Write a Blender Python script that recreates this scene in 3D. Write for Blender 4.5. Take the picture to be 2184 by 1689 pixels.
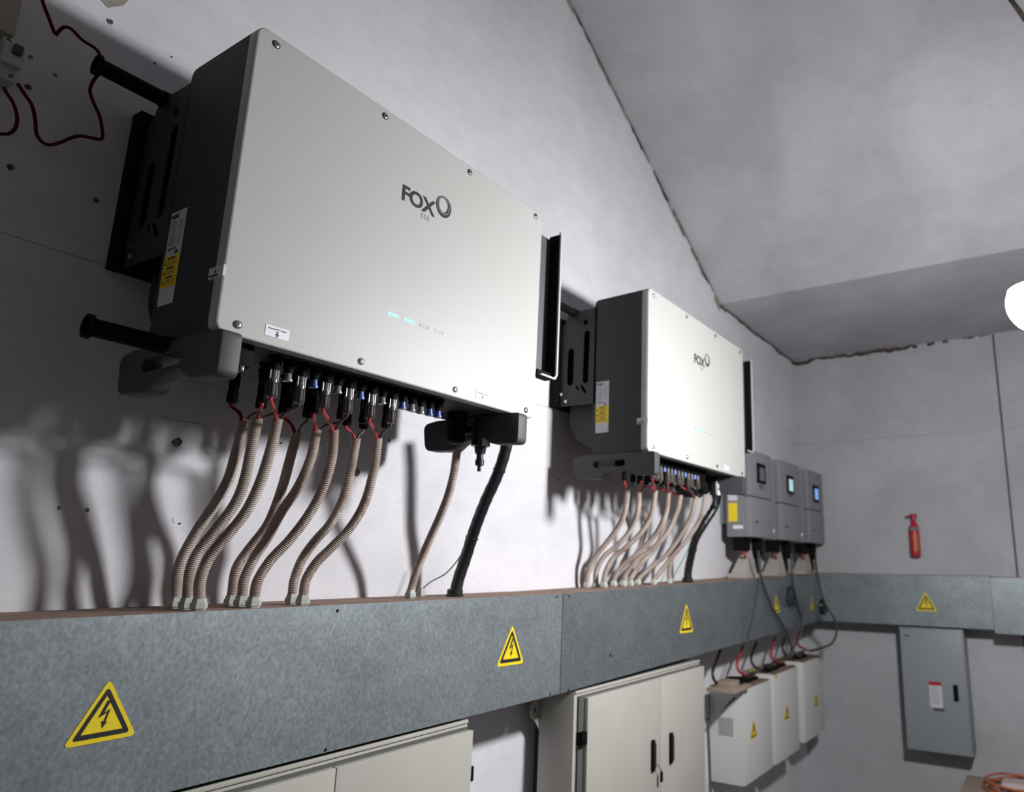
import bpy, bmesh, math, random
from mathutils import Vector, Matrix
random.seed(7)
C = bpy.context.scene.collection
for o in list(bpy.data.objects): bpy.data.objects.remove(o)

# ------------------------------------------------ camera, world, exposure, light
cd = bpy.data.cameras.new('camera'); cam = bpy.data.objects.new('camera', cd); C.objects.link(cam)
cd.sensor_width = 36; cd.lens = 24.89; cd.shift_x = -0.1152; cd.shift_y = 0.0092; cd.clip_start = 0.02
CR = [[0.511888, -0.858963, 0.01236], [0.19147, 0.100054, -0.976385], [0.837442, 0.502167, 0.215682]]
cam.matrix_world = Matrix(((CR[0][0], -CR[1][0], -CR[2][0], 0), (CR[0][1], -CR[1][1], -CR[2][1], 0), (CR[0][2], -CR[1][2], -CR[2][2], 0), (0, 0, 0, 1)))
cd.dof.use_dof = True; cd.dof.focus_distance = 1.75; cd.dof.aperture_fstop = 2.6
bpy.context.scene.camera = cam
sc = bpy.context.scene
w = bpy.data.worlds.new('world'); sc.world = w; w.use_nodes = True
w.node_tree.nodes['Background'].inputs[0].default_value = (0.6, 0.65, 0.75, 1)
w.node_tree.nodes['Background'].inputs[1].default_value = 0.02
sc.view_settings.view_transform = 'Standard'; sc.view_settings.look = 'None'
sc.view_settings.gamma = 1; sc.view_settings.use_curve_mapping = False
sc.view_settings.exposure = 0.0
sc.cycles.max_bounces = 8; sc.cycles.diffuse_bounces = 5; sc.cycles.use_denoising = True
sc.cycles.sample_clamp_indirect = 4; sc.cycles.caustics_reflective = False
LAMP = (2.50, -0.03, 0.83); LAMP_R = 0.105; LAMP_E = 660

# ------------------------------------------------ materials
def mat(name, col, rough=0.5, metal=0.0, emit=None, estr=0, noise=None, bump=None, col2=None, spec=0.5):
    m = bpy.data.materials.new(name); m.use_nodes = True; nt = m.node_tree; b = nt.nodes['Principled BSDF']
    b.inputs['Base Color'].default_value = (*col, 1); b.inputs['Roughness'].default_value = rough
    b.inputs['Metallic'].default_value = metal; b.inputs['Specular IOR Level'].default_value = spec
    if emit:
        b.inputs['Emission Color'].default_value = (*emit, 1); b.inputs['Emission Strength'].default_value = estr
    if noise or bump:
        tc = nt.nodes.new('ShaderNodeTexCoord')
    if noise:
        scl, lo, hi = noise
        n = nt.nodes.new('ShaderNodeTexNoise'); n.inputs['Scale'].default_value = scl; n.inputs['Detail'].default_value = 6
        nt.links.new(tc.outputs['Object'], n.inputs['Vector'])
        r = nt.nodes.new('ShaderNodeValToRGB'); r.color_ramp.elements[0].position = lo; r.color_ramp.elements[1].position = hi
        r.color_ramp.elements[0].color = (*(col2 or [c*0.8 for c in col]), 1); r.color_ramp.elements[1].color = (*col, 1)
        nt.links.new(n.outputs['Fac'], r.inputs['Fac']); nt.links.new(r.outputs['Color'], b.inputs['Base Color'])
    if bump:
        n2 = nt.nodes.new('ShaderNodeTexNoise'); n2.inputs['Scale'].default_value = bump[0]; n2.inputs['Detail'].default_value = 5
        nt.links.new(tc.outputs['Object'], n2.inputs['Vector'])
        bp = nt.nodes.new('ShaderNodeBump'); bp.inputs['Strength'].default_value = bump[1]; bp.inputs['Distance'].default_value = 0.004
        nt.links.new(n2.outputs['Fac'], bp.inputs['Height']); nt.links.new(bp.outputs['Normal'], b.inputs['Normal'])
    return m

def plaster(name, base, stain):
    m = bpy.data.materials.new(name); m.use_nodes = True; nt = m.node_tree; b = nt.nodes['Principled BSDF']
    N = nt.nodes.new; Lk = nt.links.new
    tc = N('ShaderNodeTexCoord')
    def noise(s, d=5, dist=0.0, rough=0.55):
        n = N('ShaderNodeTexNoise'); n.inputs['Scale'].default_value = s; n.inputs['Detail'].default_value = d
        n.inputs['Distortion'].default_value = dist; n.inputs['Roughness'].default_value = rough
        Lk(tc.outputs['Object'], n.inputs['Vector']); return n
    def ramp(src, p0, p1, c0, c1):
        r = N('ShaderNodeValToRGB'); r.color_ramp.elements[0].position = p0; r.color_ramp.elements[1].position = p1
        r.color_ramp.elements[0].color = (*c0, 1); r.color_ramp.elements[1].color = (*c1, 1); Lk(src, r.inputs['Fac']); return r
    def mix(fac, a, bb, mode='MIX'):
        x = N('ShaderNodeMix'); x.data_type = 'RGBA'; x.blend_type = mode
        if isinstance(fac, float): x.inputs[0].default_value = fac
        else: Lk(fac, x.inputs[0])
        Lk(a, x.inputs[6]); Lk(bb, x.inputs[7]); return x.outputs[2]
    big = ramp(noise(1.3, 4, 0.6).outputs['Fac'], 0.35, 0.68, stain, base)
    fine = ramp(noise(9, 8, 0.3, 0.7).outputs['Fac'], 0.30, 0.62, (0.92, 0.92, 0.925), (1, 1, 1))
    spots = ramp(noise(38, 3, 0.9, 0.5).outputs['Fac'], 0.215, 0.25, (0.45, 0.44, 0.45), (1, 1, 1))
    mp = N('ShaderNodeMapping'); mp.inputs['Scale'].default_value = (1.5, 1.5, 14); mp.inputs['Rotation'].default_value = (0.2, 0.35, 0.1)
    Lk(tc.outputs['Object'], mp.inputs['Vector'])
    st = N('ShaderNodeTexNoise'); st.inputs['Scale'].default_value = 2.2; st.inputs['Detail'].default_value = 7; Lk(mp.outputs[0], st.inputs['Vector'])
    streak = ramp(st.outputs['Fac'], 0.32, 0.52, (0.975, 0.972, 0.972), (1, 1, 1))
    c = mix(1.0, big.outputs[0], fine.outputs[0], 'MULTIPLY'); c = mix(1.0, c, spots.outputs[0], 'MULTIPLY'); c = mix(1.0, c, streak.outputs[0], 'MULTIPLY')
    Lk(c, b.inputs['Base Color']); b.inputs['Roughness'].default_value = 0.85; b.inputs['Specular IOR Level'].default_value = 0.25
    bp = N('ShaderNodeBump'); bp.inputs['Strength'].default_value = 0.35; bp.inputs['Distance'].default_value = 0.006
    Lk(noise(22, 8, 0.2, 0.65).outputs['Fac'], bp.inputs['Height']); Lk(bp.outputs[0], b.inputs['Normal'])
    return m

def galvanised(name, f=1.0):
    m = bpy.data.materials.new(name); m.use_nodes = True; nt = m.node_tree; b = nt.nodes['Principled BSDF']
    N = nt.nodes.new; Lk = nt.links.new; tc = N('ShaderNodeTexCoord')
    mp = N('ShaderNodeMapping'); mp.inputs['Scale'].default_value = (1, 1, 0.7); Lk(tc.outputs['Object'], mp.inputs['Vector'])
    v = N('ShaderNodeTexVoronoi'); v.inputs['Scale'].default_value = 165; v.inputs['Randomness'].default_value = 1; Lk(mp.outputs[0], v.inputs['Vector'])
    sep = N('ShaderNodeSeparateColor'); Lk(v.outputs['Color'], sep.inputs[0])
    r1 = N('ShaderNodeValToRGB'); Lk(sep.outputs[0], r1.inputs[0])
    r1.color_ramp.elements[0].color = (0.222*f, 0.250*f, 0.264*f, 1); r1.color_ramp.elements[1].color = (0.285*f, 0.312*f, 0.322*f, 1)
    n = N('ShaderNodeTexNoise'); n.inputs['Scale'].default_value = 7; n.inputs['Detail'].default_value = 8; n.inputs['Distortion'].default_value = 0.7; Lk(tc.outputs['Object'], n.inputs['Vector'])
    r2 = N('ShaderNodeValToRGB'); r2.color_ramp.elements[0].position = 0.3; r2.color_ramp.elements[1].position = 0.65
    r2.color_ramp.elements[0].color = (0.84, 0.845, 0.85, 1); r2.color_ramp.elements[1].color = (1.04, 1.04, 1.03, 1); Lk(n.outputs['Fac'], r2.inputs[0])
    n3 = N('ShaderNodeTexNoise'); n3.inputs['Scale'].default_value = 130; n3.inputs['Detail'].default_value = 5; Lk(mp.outputs[0], n3.inputs['Vector'])
    r3 = N('ShaderNodeValToRGB'); r3.color_ramp.elements[0].position = 0.35; r3.color_ramp.elements[1].position = 0.7
    r3.color_ramp.elements[0].color = (0.86, 0.86, 0.87, 1); r3.color_ramp.elements[1].color = (1.15, 1.15, 1.15, 1); Lk(n3.outputs['Fac'], r3.inputs[0])
    x = N('ShaderNodeMix'); x.data_type = 'RGBA'; x.blend_type = 'MULTIPLY'; x.inputs[0].default_value = 1; Lk(r1.outputs[0], x.inputs[6]); Lk(r2.outputs[0], x.inputs[7])
    y = N('ShaderNodeMix'); y.data_type = 'RGBA'; y.blend_type = 'MULTIPLY'; y.inputs[0].default_value = 1; Lk(x.outputs[2], y.inputs[6]); Lk(r3.outputs[0], y.inputs[7])
    Lk(y.outputs[2], b.inputs['Base Color']); b.inputs['Metallic'].default_value = 0.6; b.inputs['Roughness'].default_value = 0.45
    return m

M = {
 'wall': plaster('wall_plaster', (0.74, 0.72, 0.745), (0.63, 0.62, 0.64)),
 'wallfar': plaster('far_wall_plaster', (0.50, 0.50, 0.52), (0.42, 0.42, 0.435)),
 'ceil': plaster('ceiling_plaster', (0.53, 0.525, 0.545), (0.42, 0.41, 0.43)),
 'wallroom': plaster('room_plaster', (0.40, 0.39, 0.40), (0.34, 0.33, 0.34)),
 'floor': mat('concrete_floor', (0.15, 0.145, 0.14), 0.9, noise=(4, 0.3, 0.7), bump=(30, 0.3)),
 'crack': mat('crack_brown', (0.09, 0.07, 0.055), 0.95, noise=(25, 0.4, 0.6), col2=(0.035, 0.028, 0.022)),
 'crack2': mat('bare_mortar', (0.34, 0.31, 0.26), 0.95, noise=(30, 0.4, 0.6)),
 'hole': mat('drill_hole', (0.05, 0.047, 0.05), 0.95, noise=(120, 0.4, 0.6), col2=(0.2, 0.19, 0.19)),
 'cover': mat('powder_coat_white', (0.43, 0.42, 0.40), 0.5, noise=(3.0, 0.25, 0.7), col2=(0.425, 0.41, 0.385), bump=(260, 0.04)),
 'dark': mat('dark_grey_casting', (0.022, 0.024, 0.028), 0.6, bump=(300, 0.05)),
 'mid': mat('mid_grey_metal', (0.048, 0.050, 0.053), 0.6),
 'hood': mat('slate_grey_sheet', (0.065, 0.072, 0.080), 0.55),
 'black': mat('black_plastic', (0.004, 0.004, 0.0045), 0.7, spec=0.1),
 'blackg': mat('glossy_black_plastic', (0.018, 0.017, 0.016), 0.25),
 'plug': mat('dusty_connector_plastic', (0.055, 0.048, 0.040), 0.35),
 'smoke': mat('smoky_plug_body', (0.10, 0.095, 0.09), 0.12),
 'clear': mat('milky_socket_cap', (0.19, 0.185, 0.185), 0.12),
 'blue': mat('blue_socket_cap', (0.045, 0.085, 0.33), 0.35),
 'red': mat('red_insulation', (0.42, 0.035, 0.04), 0.4),
 'redd': mat('dark_red_insulation', (0.07, 0.002, 0.003), 0.8, spec=0.1),
 'greyw': mat('dusty_black_insulation', (0.10, 0.085, 0.075), 0.6),
 'cable': mat('black_cable', (0.012, 0.012, 0.013), 0.35),
 'cabgrey': mat('grey_cable', (0.055, 0.055, 0.055), 0.5),
 'cond': mat('corrugated_beige_pvc', (0.44, 0.375, 0.33), 0.5, noise=(11, 0.35, 0.65), col2=(0.30, 0.215, 0.18)),
 'gland': mat('grey_green_nylon', (0.50, 0.52, 0.47), 0.45, noise=(40, 0.3, 0.6)),
 'galv': galvanised('galvanised_steel', 1.08),
 'galv2': galvanised('duller_galvanised_steel', 0.80),
 'seam': mat('seam_dark', (0.09, 0.09, 0.09), 0.7),
 'dust': mat('brown_dust', (0.26, 0.17, 0.13), 0.95, noise=(14, 0.3, 0.7), col2=(0.19, 0.12, 0.09), bump=(60, 0.4)),
 'yellow': mat('warning_yellow', (0.80, 0.60, 0.012), 0.45),
 'ink': mat('black_ink', (0.010, 0.009, 0.012), 0.5),
 'greyink': mat('grey_ink', (0.25, 0.25, 0.26), 0.5),
 'paper': mat('white_sticker', (0.72, 0.72, 0.76), 0.4),
 'paperd': mat('label_white', (0.60, 0.58, 0.60), 0.4),
 'cream': mat('cream_powder_coat', (0.45, 0.43, 0.385), 0.42, noise=(6, 0.3, 0.7), col2=(0.42, 0.40, 0.355)),
 'boxw': mat('off_white_box', (0.62, 0.61, 0.59), 0.45),
 'hyb': mat('hybrid_grey', (0.20, 0.20, 0.215), 0.45),
 'hyb2': mat('hybrid_grey_light', (0.22, 0.22, 0.235), 0.4),
 'farcab': mat('pale_blue_grey_coat', (0.25, 0.275, 0.28), 0.45),
 'steel': mat('bright_steel', (0.75, 0.74, 0.73), 0.22, metal=1.0),
 'fire': mat('extinguisher_red', (0.42, 0.012, 0.03), 0.3),
 'brown': mat('dark_red_valve', (0.16, 0.02, 0.02), 0.4),
 'led': mat('lit_cyan_led', (0.02, 0.05, 0.05), 0.6, emit=(0.36, 0.90, 1.0), estr=1.15),
 'scr_w': mat('lit_pale_screen', (0.1, 0.1, 0.1), 0.3, emit=(0.50, 0.80, 0.82), estr=0.75),
 'scr_b': mat('lit_blue_screen', (0.1, 0.1, 0.1), 0.3, emit=(0.20, 0.38, 0.95), estr=0.85),
 'scr_o': mat('unlit_screen', (0.12, 0.125, 0.13), 0.3),
 'green': mat('green_sticker', (0.42, 0.50, 0.03), 0.5),
 'tealw': mat('teal_wire', (0.05, 0.25, 0.18), 0.5),
 'tan': mat('tan_cardboard', (0.32, 0.25, 0.20), 0.8),
 'orange': mat('orange_cord', (0.42, 0.12, 0.04), 0.5),
 'pinkc': mat('pale_beige_sleeve', (0.40, 0.36, 0.33), 0.6),
 'pink': mat('pink_white_cloth', (0.55, 0.42, 0.42), 0.6),
 'bulb': mat('lit_bulb', (1, 1, 1), 0.5, emit=(0.965, 0.975, 1.0), estr=LAMP_E),
 'socket': mat('lamp_socket', (0.25, 0.25, 0.27), 0.5),
 'beige': mat('beige_board', (0.42, 0.38, 0.30), 0.6, noise=(8, 0.3, 0.7)),
}

# ------------------------------------------------ mesh helpers
def obj(name, bm, m, parent=None, smooth=False):
    me = bpy.data.meshes.new(name); bmesh.ops.recalc_face_normals(bm, faces=bm.faces); bm.to_mesh(me); bm.free()
    me.materials.append(M[m] if isinstance(m, str) else m)
    if smooth:
        for p in me.polygons: p.use_smooth = True
        try: me.set_sharp_from_angle(angle=math.radians(38))
        except Exception: pass
    o = bpy.data.objects.new(name, me); C.objects.link(o)
    if parent: o.parent = parent; o.matrix_parent_inverse = parent_inv(parent)
    return o
def parent_inv(p):
    m = p.matrix_basis.copy(); q = p
    while q.parent: q = q.parent; m = q.matrix_basis @ m if False else m
    # chain of locations only (parts are modelled in world coordinates)
    loc = Vector((0, 0, 0)); q = p
    while q is not None:
        if q.type == 'EMPTY': loc += q.location
        q = q.parent
    return Matrix.Translation(-loc) if p.type == 'EMPTY' else Matrix.Identity(4)
def thing(name, label, cat, loc=(0, 0, 0), group=None):
    o = bpy.data.objects.new(name, None); C.objects.link(o); o.location = loc; o.empty_display_size = 0.05
    return tag(o, label, cat, group)
def tag(o, label, cat=None, group=None):
    o['label'] = label
    if cat: o['category'] = cat
    if group: o['group'] = group
    return o
def lab(o, s): o['label'] = s; return o
def struct(o): o['kind'] = 'structure'; return o
def add_box(bm, x0, x1, y0, y1, z0, z1):
    v = [bm.verts.new((x, y, z)) for x in (x0, x1) for y in (y0, y1) for z in (z0, z1)]
    for f in ((0, 1, 3, 2), (4, 6, 7, 5), (0, 4, 5, 1), (2, 3, 7, 6), (0, 2, 6, 4), (1, 5, 7, 3)): bm.faces.new([v[i] for i in f])
    return v
def boxbm(x0, x1, y0, y1, z0, z1, bev=0.0, seg=2):
    bm = bmesh.new(); add_box(bm, x0, x1, y0, y1, z0, z1)
    if bev > 0: bmesh.ops.bevel(bm, geom=list(bm.edges), offset=bev, segments=seg, affect='EDGES', profile=0.6)
    return bm
def box(name, m, parent, x0, x1, y0, y1, z0, z1, bev=0.0): return obj(name, boxbm(x0, x1, y0, y1, z0, z1, bev), m, parent, bev > 0)
def cylbm(p, q, r0, r1=None, seg=20, bm=None):
    bm = bm or bmesh.new(); p = Vector(p); q = Vector(q); r1 = r0 if r1 is None else r1
    d = (q-p).normalized(); a = d.orthogonal().normalized(); b = d.cross(a)
    A = [bm.verts.new(p + (a*math.cos(t)+b*math.sin(t))*r0) for t in [2*math.pi*i/seg for i in range(seg)]]
    B = [bm.verts.new(q + (a*math.cos(t)+b*math.sin(t))*r1) for t in [2*math.pi*i/seg for i in range(seg)]]
    for i in range(seg): bm.faces.new((A[i], A[(i+1) % seg], B[(i+1) % seg], B[i]))
    bm.faces.new(A[::-1]); bm.faces.new(B); return bm
def cyl(name, m, parent, p, q, r0, r1=None, seg=20): return obj(name, cylbm(p, q, r0, r1, seg), m, parent, True)
def lathe(prof, base, axis=(0, 0, -1), seg=20, bm=None):      # prof: list of (distance along axis, radius)
    bm = bm or bmesh.new(); base = Vector(base); d = Vector(axis).normalized(); a = d.orthogonal().normalized(); b = d.cross(a); rings = []
    for h, r in prof:
        rings.append([bm.verts.new(base + d*h + (a*math.cos(t)+b*math.sin(t))*max(r, 1e-4)) for t in [2*math.pi*i/seg for i in range(seg)]])
    for A, B in zip(rings, rings[1:]):
        for i in range(seg): bm.faces.new((A[i], A[(i+1) % seg], B[(i+1) % seg], B[i]))
    bm.faces.new(rings[0][::-1]); bm.faces.new(rings[-1]); return bm
def spline(pts, n):                                            # Catmull-Rom through the points, n samples evenly by length
    P = [Vector(p) for p in pts]; P = [2*P[0]-P[1]] + P + [2*P[-1]-P[-2]]; out = []
    for i in range(1, len(P)-2):
        for k in range(24):
            t = k/24; a, b, c, d = P[i-1], P[i], P[i+1], P[i+2]
            out.append(0.5*((2*b)+(c-a)*t+(2*a-5*b+4*c-d)*t*t+(3*b-a-3*c+d)*t**3))
    out.append(P[-2]); L = [0]
    for a, b in zip(out, out[1:]): L.append(L[-1]+(b-a).length)
    res = []; j = 0
    for k in range(n+1):
        s = L[-1]*k/n
        while j < len(L)-2 and L[j+1] < s: j += 1
        u = (s-L[j])/max(L[j+1]-L[j], 1e-9); res.append(out[j].lerp(out[j+1], u))
    return res, L[-1]
def tubebm(path, radius, seg=10, bm=None, caps=True):          # radius: number or function of index
    bm = bm or bmesh.new(); ref = None; rings = []; n = len(path)
    for i, p in enumerate(path):
        t = (path[min(i+1, n-1)]-path[max(i-1, 0)]).normalized()
        ref = t.orthogonal().normalized() if ref is None else (ref - t*ref.dot(t)).normalized()
        b = t.cross(ref); r = radius(i) if callable(radius) else radius
        rings.append([bm.verts.new(p + (ref*math.cos(a)+b*math.sin(a))*r) for a in [2*math.pi*k/seg for k in range(seg)]])
    for A, B in zip(rings, rings[1:]):
        for i in range(seg): bm.faces.new((A[i], A[(i+1) % seg], B[(i+1) % seg], B[i]))
    if caps: bm.faces.new(rings[0][::-1]); bm.faces.new(rings[-1])
    return bm
def tube(name, m, parent, pts, r, n=40, seg=10):
    path, L = spline(pts, n); return obj(name, tubebm(path, r, seg), m, parent, True)
def plate(name, m, parent, loops, origin, u, v, thick, bev=0.0, smooth=False):
    """flat shape with holes: loops are lists of 2-D points, laid on origin + a*u + b*v, thickened along u x v, centred"""
    cu = bpy.data.curves.new(name, 'CURVE'); cu.dimensions = '2D'; cu.fill_mode = 'BOTH'; cu.extrude = thick/2; cu.bevel_depth = bev; cu.bevel_resolution = 1
    for lp in loops:
        s = cu.splines.new('POLY'); s.points.add(len(lp)-1); s.use_cyclic_u = True
        for i, (a, b) in enumerate(lp): s.points[i].co = (a, b, 0, 1)
    return curve_to(name, cu, m, parent, origin, u, v, smooth)
def curve_to(name, cu, m, parent, origin, u, v, smooth=False):
    t = bpy.data.objects.new('tmp', cu); C.objects.link(t); bpy.context.view_layer.update()
    me = bpy.data.meshes.new_from_object(t.evaluated_get(bpy.context.evaluated_depsgraph_get()))
    bpy.data.objects.remove(t)
    u = Vector(u).normalized(); v = Vector(v).normalized(); w_ = u.cross(v)
    me.transform(Matrix.Translation(Vector(origin)) @ Matrix((u, v, w_)).transposed().to_4x4())
    me.materials.clear(); me.materials.append(M[m]); me.name = name
    if smooth:
        for p in me.polygons: p.use_smooth = True
        me.set_sharp_from_angle(angle=math.radians(38))
    o = bpy.data.objects.new(name, me); C.objects.link(o)
    if parent: o.parent = parent; o.matrix_parent_inverse = parent_inv(parent)
    return o
def text(name, s, m, parent, origin, u, v, size, bold=0.0, thick=0.0006, spacing=1.0, align='LEFT'):
    cu = bpy.data.curves.new(name, 'FONT'); cu.body = s; cu.size = size; cu.offset = bold; cu.extrude = thick/2; cu.space_character = spacing; cu.align_x = align
    cu.resolution_u = 3
    return curve_to(name, cu, m, parent, origin, u, v)
def rrect(w, h, r, n=5, cx=0, cy=0):
    pts = []
    for (sx, sy, a0) in ((1, 1, 0), (-1, 1, 90), (-1, -1, 180), (1, -1, 270)):
        for k in range(n+1):
            a = math.radians(a0+90*k/n); pts.append((cx+sx*(w/2-r)+r*math.cos(a), cy+sy*(h/2-r)+r*math.sin(a)))
    return pts
def roundpoly(pts, r, n=4):
    out = []; N = len(pts)
    for i in range(N):
        a, b, c = Vector(pts[i-1]), Vector(pts[i]), Vector(pts[(i+1) % N]); rr = r[i] if isinstance(r, (list, tuple)) else r
        d1 = (a-b); d2 = (c-b); rr = min(rr, d1.length*0.45, d2.length*0.45)
        if rr <= 0: out.append(tuple(b)); continue
        p = b+d1.normalized()*rr; q = b+d2.normalized()*rr
        for k in range(n+1):
            t = k/n; x = p*(1-t)**2 + b*2*t*(1-t) + q*t*t; out.append((x.x, x.y))
    return out
def circle(cx, cy, r, n=20, ry=None): return [(cx+r*math.cos(2*math.pi*k/n), cy+(ry or r)*math.sin(2*math.pi*k/n)) for k in range(n)]
def capsule(p, q, r, n=6):
    p = Vector(p); q = Vector(q); a0 = math.atan2((q-p).y, (q-p).x); pts = []
    for c, s in ((q, -90), (p, 90)):
        for k in range(n+1):
            a = a0+math.radians(s+180*k/n); pts.append((c.x+r*math.cos(a), c.y+r*math.sin(a)))
    return pts
XA, YA, ZA = (1, 0, 0), (0, 1, 0), (0, 0, 1)
def quad(name, m, parent, vs):
    bm = bmesh.new(); bm.faces.new([bm.verts.new(v) for v in vs]); return obj(name, bm, m, parent)

# ------------------------------------------------ room shell
WY, FX, FZ = 1.93, 6.09, -1.88       # left wall plane, far wall plane, floor height
RY, BX = -3.4, -3.2                  # wall behind the lamp, wall behind the camera
KX, KZ = 4.456, 1.815                # where the flat ceiling turns up into the sloping slab
SL = 0.556
HOLES = [(0.6405,1.9300,1.3157), (0.5561,1.9300,1.1067), (0.5141,1.9300,0.8431), (0.6809,1.9300,0.8421), (0.9499,1.9300,0.2870), (0.7229,1.9300,0.1030), (0.7772,1.9300,0.1014), (1.5048,1.9300,0.2704), (0.5140,1.9300,1.0468), (0.5066,1.9300,1.1208), (0.9852,1.9300,0.0809), (6.0394,1.9300,1.0413), (2.5906,1.9300,0.3624), (1.6247,1.9300,0.3929), (0.7517,1.9300,1.2721), (0.7878,1.9300,1.3157), (1.2338,1.9300,0.3267)]
zc = lambda x: KZ + SL*(KX-x)
bm = bmesh.new()
pr = [(BX, FZ), (FX, FZ), (FX, KZ-0.01), (KX, KZ), (BX, zc(BX))]
A = [bm.verts.new((x, WY, z)) for x, z in pr]; B = [bm.verts.new((x, WY+0.12, z)) for x, z in pr]
bm.faces.new(A); bm.faces.new(B[::-1])
for i in range(5): bm.faces.new((A[i], B[i], B[(i+1) % 5], A[(i+1) % 5]))
wl = struct(obj('wall_left', bm, 'wall'))
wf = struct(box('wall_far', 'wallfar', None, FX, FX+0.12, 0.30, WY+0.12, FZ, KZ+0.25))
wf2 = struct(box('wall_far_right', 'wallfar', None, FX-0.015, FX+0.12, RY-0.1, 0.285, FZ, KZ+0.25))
struct(box('trim_1', 'seam', None, FX+0.02, FX+0.03, 0.28, 0.305, FZ, KZ+0.05))
bm = bmesh.new(); A = [bm.verts.new((x, RY, z)) for x, z in pr]; B = [bm.verts.new((x, RY-0.12, z)) for x, z in pr]
bm.faces.new(A); bm.faces.new(B[::-1])
for i in range(5): bm.faces.new((A[i], B[i], B[(i+1) % 5], A[(i+1) % 5]))
struct(obj('wall_right', bm, 'wallroom'))
struct(box('wall_back', 'wallroom', None, BX-0.12, BX, RY-0.12, WY+0.12, FZ, zc(BX)+0.1))
struct(box('floor', 'floor', None, BX-0.1, FX+0.1, RY-0.1, WY+0.1, FZ-0.1, FZ))
bm = bmesh.new()
cp = [(FX+0.12, KZ-0.01), (KX, KZ), (BX-0.1, zc(BX-0.1)), (BX-0.1, zc(BX-0.1)+0.15), (KX, KZ+0.16), (FX+0.12, KZ+0.15)]
A = [bm.verts.new((x, WY+0.12, z)) for x, z in cp]; B = [bm.verts.new((x, RY-0.12, z)) for x, z in cp]
bm.faces.new(A); bm.faces.new(B[::-1])
for i in range(6): bm.faces.new((A[i], B[i], B[(i+1) % 6], A[(i+1) % 6]))
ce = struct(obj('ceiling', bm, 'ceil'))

def ragged(name, m, p, q, wvec, w0, w1, n, off, gap=0.0):      # ragged strip of missing plaster along an edge
    p = Vector(p); q = Vector(q); wv = Vector(wvec); bm = bmesh.new(); prev = None; d = (q-p)/n
    cur = (w0+w1)/2; wob = 0
    for i in range(n+1):
        cur = min(w1, max(w0, cur+random.uniform(-1, 1)*(w1-w0)*0.45)); wob = wob*0.7+random.uniform(-1, 1)*w1*0.25
        c = p+d*i+Vector(off)+wv*wob
        if gap and random.random() < gap: prev = None; continue
        vs = (bm.verts.new(c), bm.verts.new(c+wv*cur))
        if prev: bm.faces.new((prev[0], vs[0], vs[1], prev[1]))
        prev = vs
    o = obj(name, bm, m); sd = o.modifiers.new('s', 'SOLIDIFY'); sd.thickness = 0.002; return struct(o)
ragged('trim_2', 'crack', (BX, WY, zc(BX)), (KX, WY, KZ), (0, 0, -1), 0.010, 0.036, 300, (0, -0.003, 0.004), 0.04)
ragged('trim_3', 'crack2', (BX, WY, zc(BX)), (KX, WY, KZ), (0, 0, -1), 0.020, 0.050, 160, (0, -0.0015, 0), 0.12)
ragged('trim_4', 'crack', (KX, WY, KZ), (FX, WY, KZ-0.01), (0, 0, -1), 0.018, 0.034, 40, (0, -0.003, 0.004))
ragged('trim_5', 'crack', (FX, WY, KZ-0.01), (FX, 0.9, KZ-0.01), (0, 0, -1), 0.020, 0.042, 40, (-0.003, 0, 0.004))
ragged('trim_6', 'crack', (FX, 0.9, KZ-0.01), (FX, 0.31, KZ-0.01), (0, 0, -1), 0.006, 0.03, 30, (-0.003, 0, 0.004), 0.25)
ragged('trim_7', 'crack', (3.9, -0.38, zc(3.9)), (2.9, 0.07, zc(2.9)), (0, 1, 0), 0.010, 0.022, 30, (-0.002, 0, -0.004))
# fine formwork joint lines on the left wall
for (a, b) in (((0.5206,1.9300,0.6905), (0.8035,1.9300,0.6914)), ((0.7386,1.9300,0.7704), (0.7430,1.9300,0.6728)), ((2.4060,1.9300,0.6752), (2.5365,1.9300,0.6790)), ((0.9041,1.9300,0.3441), (1.0158,1.9300,0.3451))):
    path, L = spline([a, [(a[i]+b[i])/2+random.uniform(-.004, .004) for i in range(3)], b], 12)
    for pnt in path: pnt.y = WY
    obj('joint_line', tubebm(path, 0.0011, 6), 'crack2', wl)
for (a, b) in (((6.0900,1.9595,1.0383), (6.0900,0.4006,1.0390)), ((6.0700,0.3179,1.0361), (6.0700,0.1441,1.0577))):
    wf_ = wf if b[1] > 0.28 else wf2; xx = FX if wf_ is wf else FX-0.015
    path, L = spline([a, [(a[i]+b[i])/2+random.uniform(-.006, .006) for i in range(3)], b], 14)
    for pnt in path: pnt.x = xx
    obj('joint_line', tubebm(path, 0.0022, 6), 'crack2', wf_)
for k, hpt in enumerate(HOLES):
    r = 0.8*[0.010, 0.006, 0.010, 0.009, 0.016, 0.006, 0.006, 0.016, 0.009, 0.006, 0.004, 0.016, 0.008, 0.009, 0.004, 0.003, 0.005][k]
    pts = [(r*random.uniform(0.65, 1.15)*math.cos(t), r*random.uniform(0.65, 1.1)*math.sin(t)) for t in [2*math.pi*i/14 for i in range(14)]]
    plate('drill_hole', 'hole', wl, [pts], (hpt[0], WY-0.0008, hpt[2]), XA, ZA, 0.002)
pts = [(-0.05, 0.06), (0.0, 0.018), (0.03, 0.0), (0.06, 0.03), (0.075, 0.07)]
lab(plate('plaster_patch', 'crack2', wl, [pts], ((0.6202,1.9300,1.3595)[0]-0.02, WY-0.001, (0.6202,1.9300,1.3595)[2]-0.01), XA, ZA, 0.003), 'bare brown mortar patch')

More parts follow.
